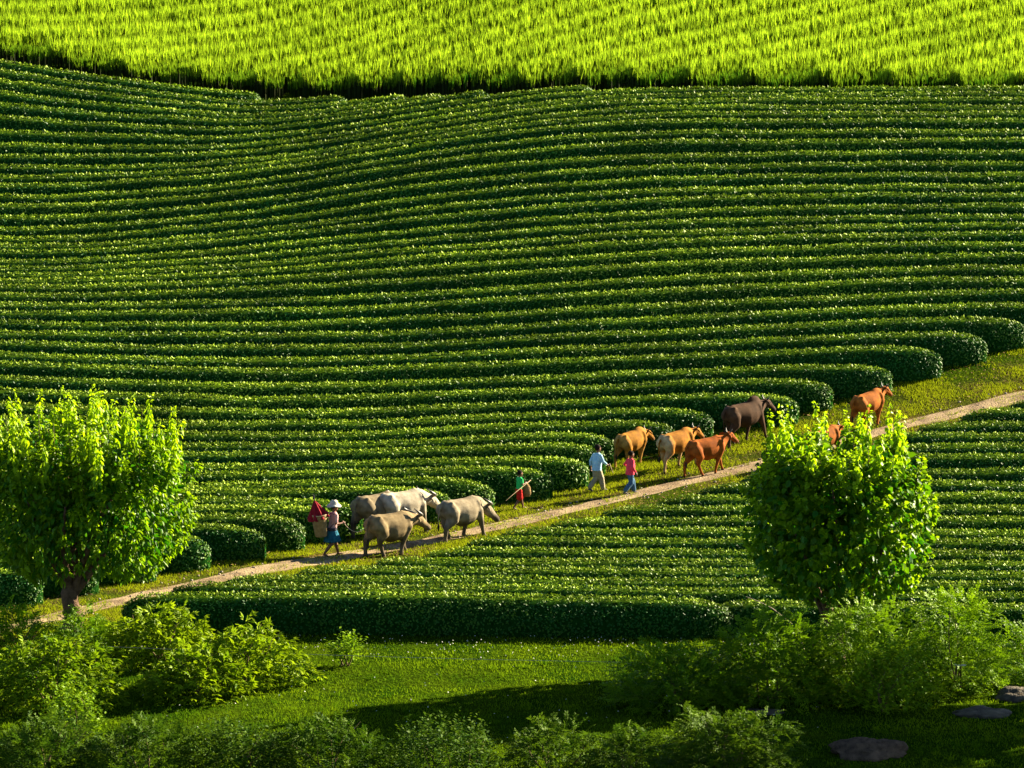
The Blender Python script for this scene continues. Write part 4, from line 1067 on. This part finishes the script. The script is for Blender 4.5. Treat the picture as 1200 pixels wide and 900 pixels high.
    if shoes:
        for s, (kn, an, toe) in zip((1, -1), legs):
            an = K(an); toe = K(toe); heel = an + unit(an - toe) * .022 * h; heel[2] = an[2] - .026 * h
            k = MB(); k.tube([heel, an * .45 + heel * .1 + toe * .45, toe + unit(toe - an) * .006 * h], np.array([.026, .027, .021]) * h, 10, flat=((0, 0, 1), .8))
            k.build('shoe', M['shoe'], root, smooth=True)
    if hat:
        k = MB(); n = 40; a = np.arange(n) * 2 * np.pi / n; P = []
        for rr_, zz in ((.02, .100), (.045, .094), (.066, .070), (.074, .035), (.076, .015), (.100, .008), (.128, -.014), (.130, -.018), (.100, .000), (.074, .006), (.070, .03), (.05, .075), (.02, .085)):
            wv_ = .010 * np.sin(a * 3 + 1) * (rr_ > .09)
            P.append(np.stack([np.cos(a) * rr_ * (1.05), np.sin(a) * rr_, zz + wv_], -1))
        P = np.array(P) * h + np.array([hx * h, 0, .955 * h]); k.grid(P, wrap=True)
        hto = k.build('sun_hat', M['cloth_white'], root, smooth=True)
    def world(p):
        p = K(p); c_, s_ = math.cos(math.radians(deg)), math.sin(math.radians(deg))
        return np.array([g[0] + p[0] * c_ - p[1] * s_, g[1] + p[0] * s_ + p[1] * c_, g[2] + p[2]])
    return root, world

walkA = (((.105, .05, .275), (.150, .05, .045), (.250, .055, .012)), ((.0, -.05, .27), (-.175, -.05, .080), (-.095, -.055, .014)))
walkB = (((.02, .05, .27), (-.15, .05, .085), (-.075, .055, .016)), ((.09, -.05, .28), (.14, -.05, .045), (.235, -.055, .016)))
fw = (.8, 0, -.4); dn = (.15, 0, -1)
# woman with basket and umbrella
pW, wW = person('woman in a white sun hat, pink blouse and teal skirt carrying a back basket', 389, 652, 28, 1.46,
    walkA, (((.02, .13, .64), (.14, .10, .60), fw, (0, -1, -.2), .8), ((.03, -.13, .63), (.16, -.10, .625), (1, 0, .1), (0, 1, -.3), .9)),
    dict(mat='cloth_pink', sleeve=.38, hem=.50, loose=1.0), dict(kind='skirt', mat='cloth_teal'), hat=True, seed=1, lean=.05, shoes=False)
# child in light blue
pB, wB = person('child in a light blue shirt and pale trousers walking behind the tan cows', 699, 576, 40, 1.36,
    walkB, (((-.06, .13, .64), (-.03, .15, .50), dn, (0, -1, 0), .5), ((.06, -.15, .65), (.17, -.17, .575), (.9, -.2, -.3), (0, 1, 0), .9)),
    dict(mat='cloth_blue', sleeve=.8, hem=.46, loose=1.22), dict(kind='trousers', mat='cloth_khaki', len=.97, w=1.3), seed=2)
# child in coral red
pR, wR = person('child in a coral red shirt and blue jeans striding along the path', 738, 579, 32, 1.25,
    walkA, (((-.03, .19, .66), (.09, .20, .60), fw, (0, -1, 0), .6), ((-.05, -.19, .66), (.02, -.22, .53), (.4, -.1, -.9), (0, 1, 0), .6)),
    dict(mat='cloth_red', sleeve=.92, hem=.46, loose=1.28), dict(kind='jeans', mat='cloth_denim', len=.95, w=1.3), seed=3)
# small boy in green
pG, wG = person('small boy in a green shirt and red shorts holding a stick across his body', 608, 597, 30, 1.12,
    walkA, (((.05, .13, .66), (.17, .06, .66), (.9, -.4, .1), (0, -1, -.4), 1.0), ((.02, -.15, .66), (.14, -.10, .68), (.9, .3, .1), (0, 1, -.3), 1.0)),
    dict(mat='cloth_green', sleeve=.36, hem=.50, loose=1.0), dict(kind='shorts', mat='cloth_scarlet', len=.42, w=1.35), seed=4, shoes=False)

# stick held by the small boy: it trails back and down
h0 = wG((.195, -.085, .675)); e0 = wG((-.62, -.42, .36)); h1 = h0 + (h0 - e0) * .16
o = MB().tube([e0, (e0 + h0) / 2 + [0, 0, .01], h0, h1], [.007, .010, .012, .012], 7).build('stick', M['wood'], smooth=True)
tag(o, 'long pale stick slanting back from the small boy\'s hands', 'stick')
o = MB()
c0 = wG((.20, -.03, .67))
ringloft(o, [(c0[2] - .40, c0[0] + .02, c0[1], .075, .045), (c0[2] - .30, c0[0] + .02, c0[1], .115, .07), (c0[2] - .12, c0[0] + .01, c0[1], .10, .06), (c0[2] - .03, c0[0], c0[1], .05, .035), (c0[2] + .02, c0[0], c0[1], .03, .025)], 18, .12, 5)
M['sack'] = cloth('sack', (.16, .10, .035), (.26, .17, .07), 25)
tag(o.build('cloth_bag', M['sack'], smooth=True), 'brown cloth bag hanging in front of the small boy in green', 'bag')
# small thing carried by the child in blue
hB = wB((.225, -.185, .565))
o = MB().tube([hB + [-.02, 0, .05], hB + [.03, -.02, -.10], hB + [.08, -.03, -.22]], [.008, .010, .006], 7).build('switch', M['wood'], smooth=True)
tag(o, 'short switch held in the right hand of the child in light blue', 'stick')

# basket on the woman's back
th = math.radians(28); hx_, hy_ = math.cos(th), math.sin(th)
bb = wW((-.215, 0, .405))
bk = empty('back_basket', bb, th, math.radians(-6)); tag(bk, 'tan woven basket on the woman\'s back', 'basket')
M['weave'] = plain_mat('weave', (.17, .105, .035), (.26, .17, .065), 14, .75, .2, .4, 40)
n = 64; a = np.arange(n) * 2 * np.pi / n; P = []
nz = 34
for j in range(nz):
    f = j / (nz - 1); r_ = .175 + .065 * f ** .8; wv_ = .0045 * np.sign(np.sin(a * 16)) * (1 if (j // 2) % 2 else -1)
    P.append(np.stack([np.cos(a) * (r_ + wv_) * .86, np.sin(a) * (r_ + wv_), np.full(n, f * .60)], -1))
for f in (1, .5, .03): r_ = .165 + .06 * f; P.append(np.stack([np.cos(a) * r_ * .86, np.sin(a) * r_, np.full(n, f * .60)], -1))
k = MB(); k.grid(np.array(P), wrap=True); k._fan(list(range(n))[::-1], (0, 0, 0), .5, 0); k._fan([(nz + 2) * n + j for j in range(n)], (0, 0, .03), .5, 0)
k.build('woven_wall', M['weave'], bk)
tt = np.linspace(0, 2 * np.pi, 33)
MB().tube(np.stack([np.cos(tt) * .24 * .86, np.sin(tt) * .24, np.full(33, .60)], -1), .014, 6, cap=False).build('rim', M['wood'], bk, smooth=True)
for s in (-1, 1):
    MB().tube([(.19, s * .09, .50), (.30, s * .12, .60), (.40, s * .13, .52), (.36, s * .12, .30), (.19, s * .10, .16)], .013, 6, flat=((1, 0, 0), .5)).build('strap', M['cloth_dark'], bk, smooth=True)
# umbrella standing in the basket, folds half open
um = empty('umbrella', bb + np.array([-.06, 0, .47]), th, math.radians(-14)); tag(um, 'dark red folded umbrella standing in the back basket', 'umbrella')
n = 64; a = np.arange(n) * 2 * np.pi / n; P = []
for f in np.linspace(0, 1, 10):
    r_ = .02 + .25 * (1 - f) ** .9; z_ = .02 + .50 * f
    rip = 1 + .22 * (1 - f) * np.cos(a * 8)
    P.append(np.stack([np.cos(a) * r_ * rip, np.sin(a) * r_ * rip, z_ + .03 * (1 - f) * np.cos(a * 8 + .6)], -1))
P = np.array(P); Pin = P[::-1] * np.array([.93, .93, 1]) - np.array([0, 0, .008])
MB().grid(np.concatenate([P, Pin]), wrap=True).build('canopy', M['umbrella_red'], um, smooth=True)
MB().tube([(0, 0, -.35), (0, 0, .56)], .011, 8).build('shaft', M['shoe'], um, smooth=True)
MB().tube([(0, 0, .52), (.0, 0, .62), (.01, 0, .68)], [.016, .022, .018], 10).build('handle', M['cloth_dark'], um, smooth=True)
# rope from the woman's hand to the nearest buffalo
r0 = wW((.205, -.10, .62)); gC = hit(457, 650); r1 = np.array([gC[0] - .62, gC[1] - .50, gC[2] + .86])
t_ = np.linspace(0, 1, 12)[:, None]; rp_ = r0 + (r1 - r0) * t_; rp_[:, 2] -= .30 * (4 * t_[:, 0] * (1 - t_[:, 0])) * .6
o = MB().tube(rp_, .009, 6).build('rope', plain_mat('rope', (.32, .25, .15), (.46, .38, .25), 20, .9, .1), smooth=True)
tag(o, 'slack rope between the woman\'s hand and the nearest buffalo', 'rope')

n = 9000
k = rng.integers(0, len(PC), n); o = np.where(rng.random(n) < .6, rng.uniform(.6, 3.4, n), rng.uniform(-1.6, -.6, n)); q = PC[k] + PN[k] * o[:, None]
keep = vnoise(q[:, 0] * .9, q[:, 1] * .9, 52) < .12; q = q[keep]; n = len(q)
a = rng.uniform(0, 6.28, n)
MB().leaves(np.stack([q[:, 0], q[:, 1], gz(q[:, 0], q[:, 1]) + rng.uniform(.02, .06, n)], -1), np.stack([np.cos(a), np.sin(a), .25 * rng.normal(size=n)], -1), unit(np.stack([.4 * rng.normal(size=n), .4 * rng.normal(size=n), 1 + 0 * a], -1)), rng.uniform(.04, .10, n), .035, rng.random(n)).build('leaf_litter', leaf_mat('dry_leaf', (.12, .06, .02), (.30, .20, .08), .2, .8, .1), kind='stuff')
#@@END
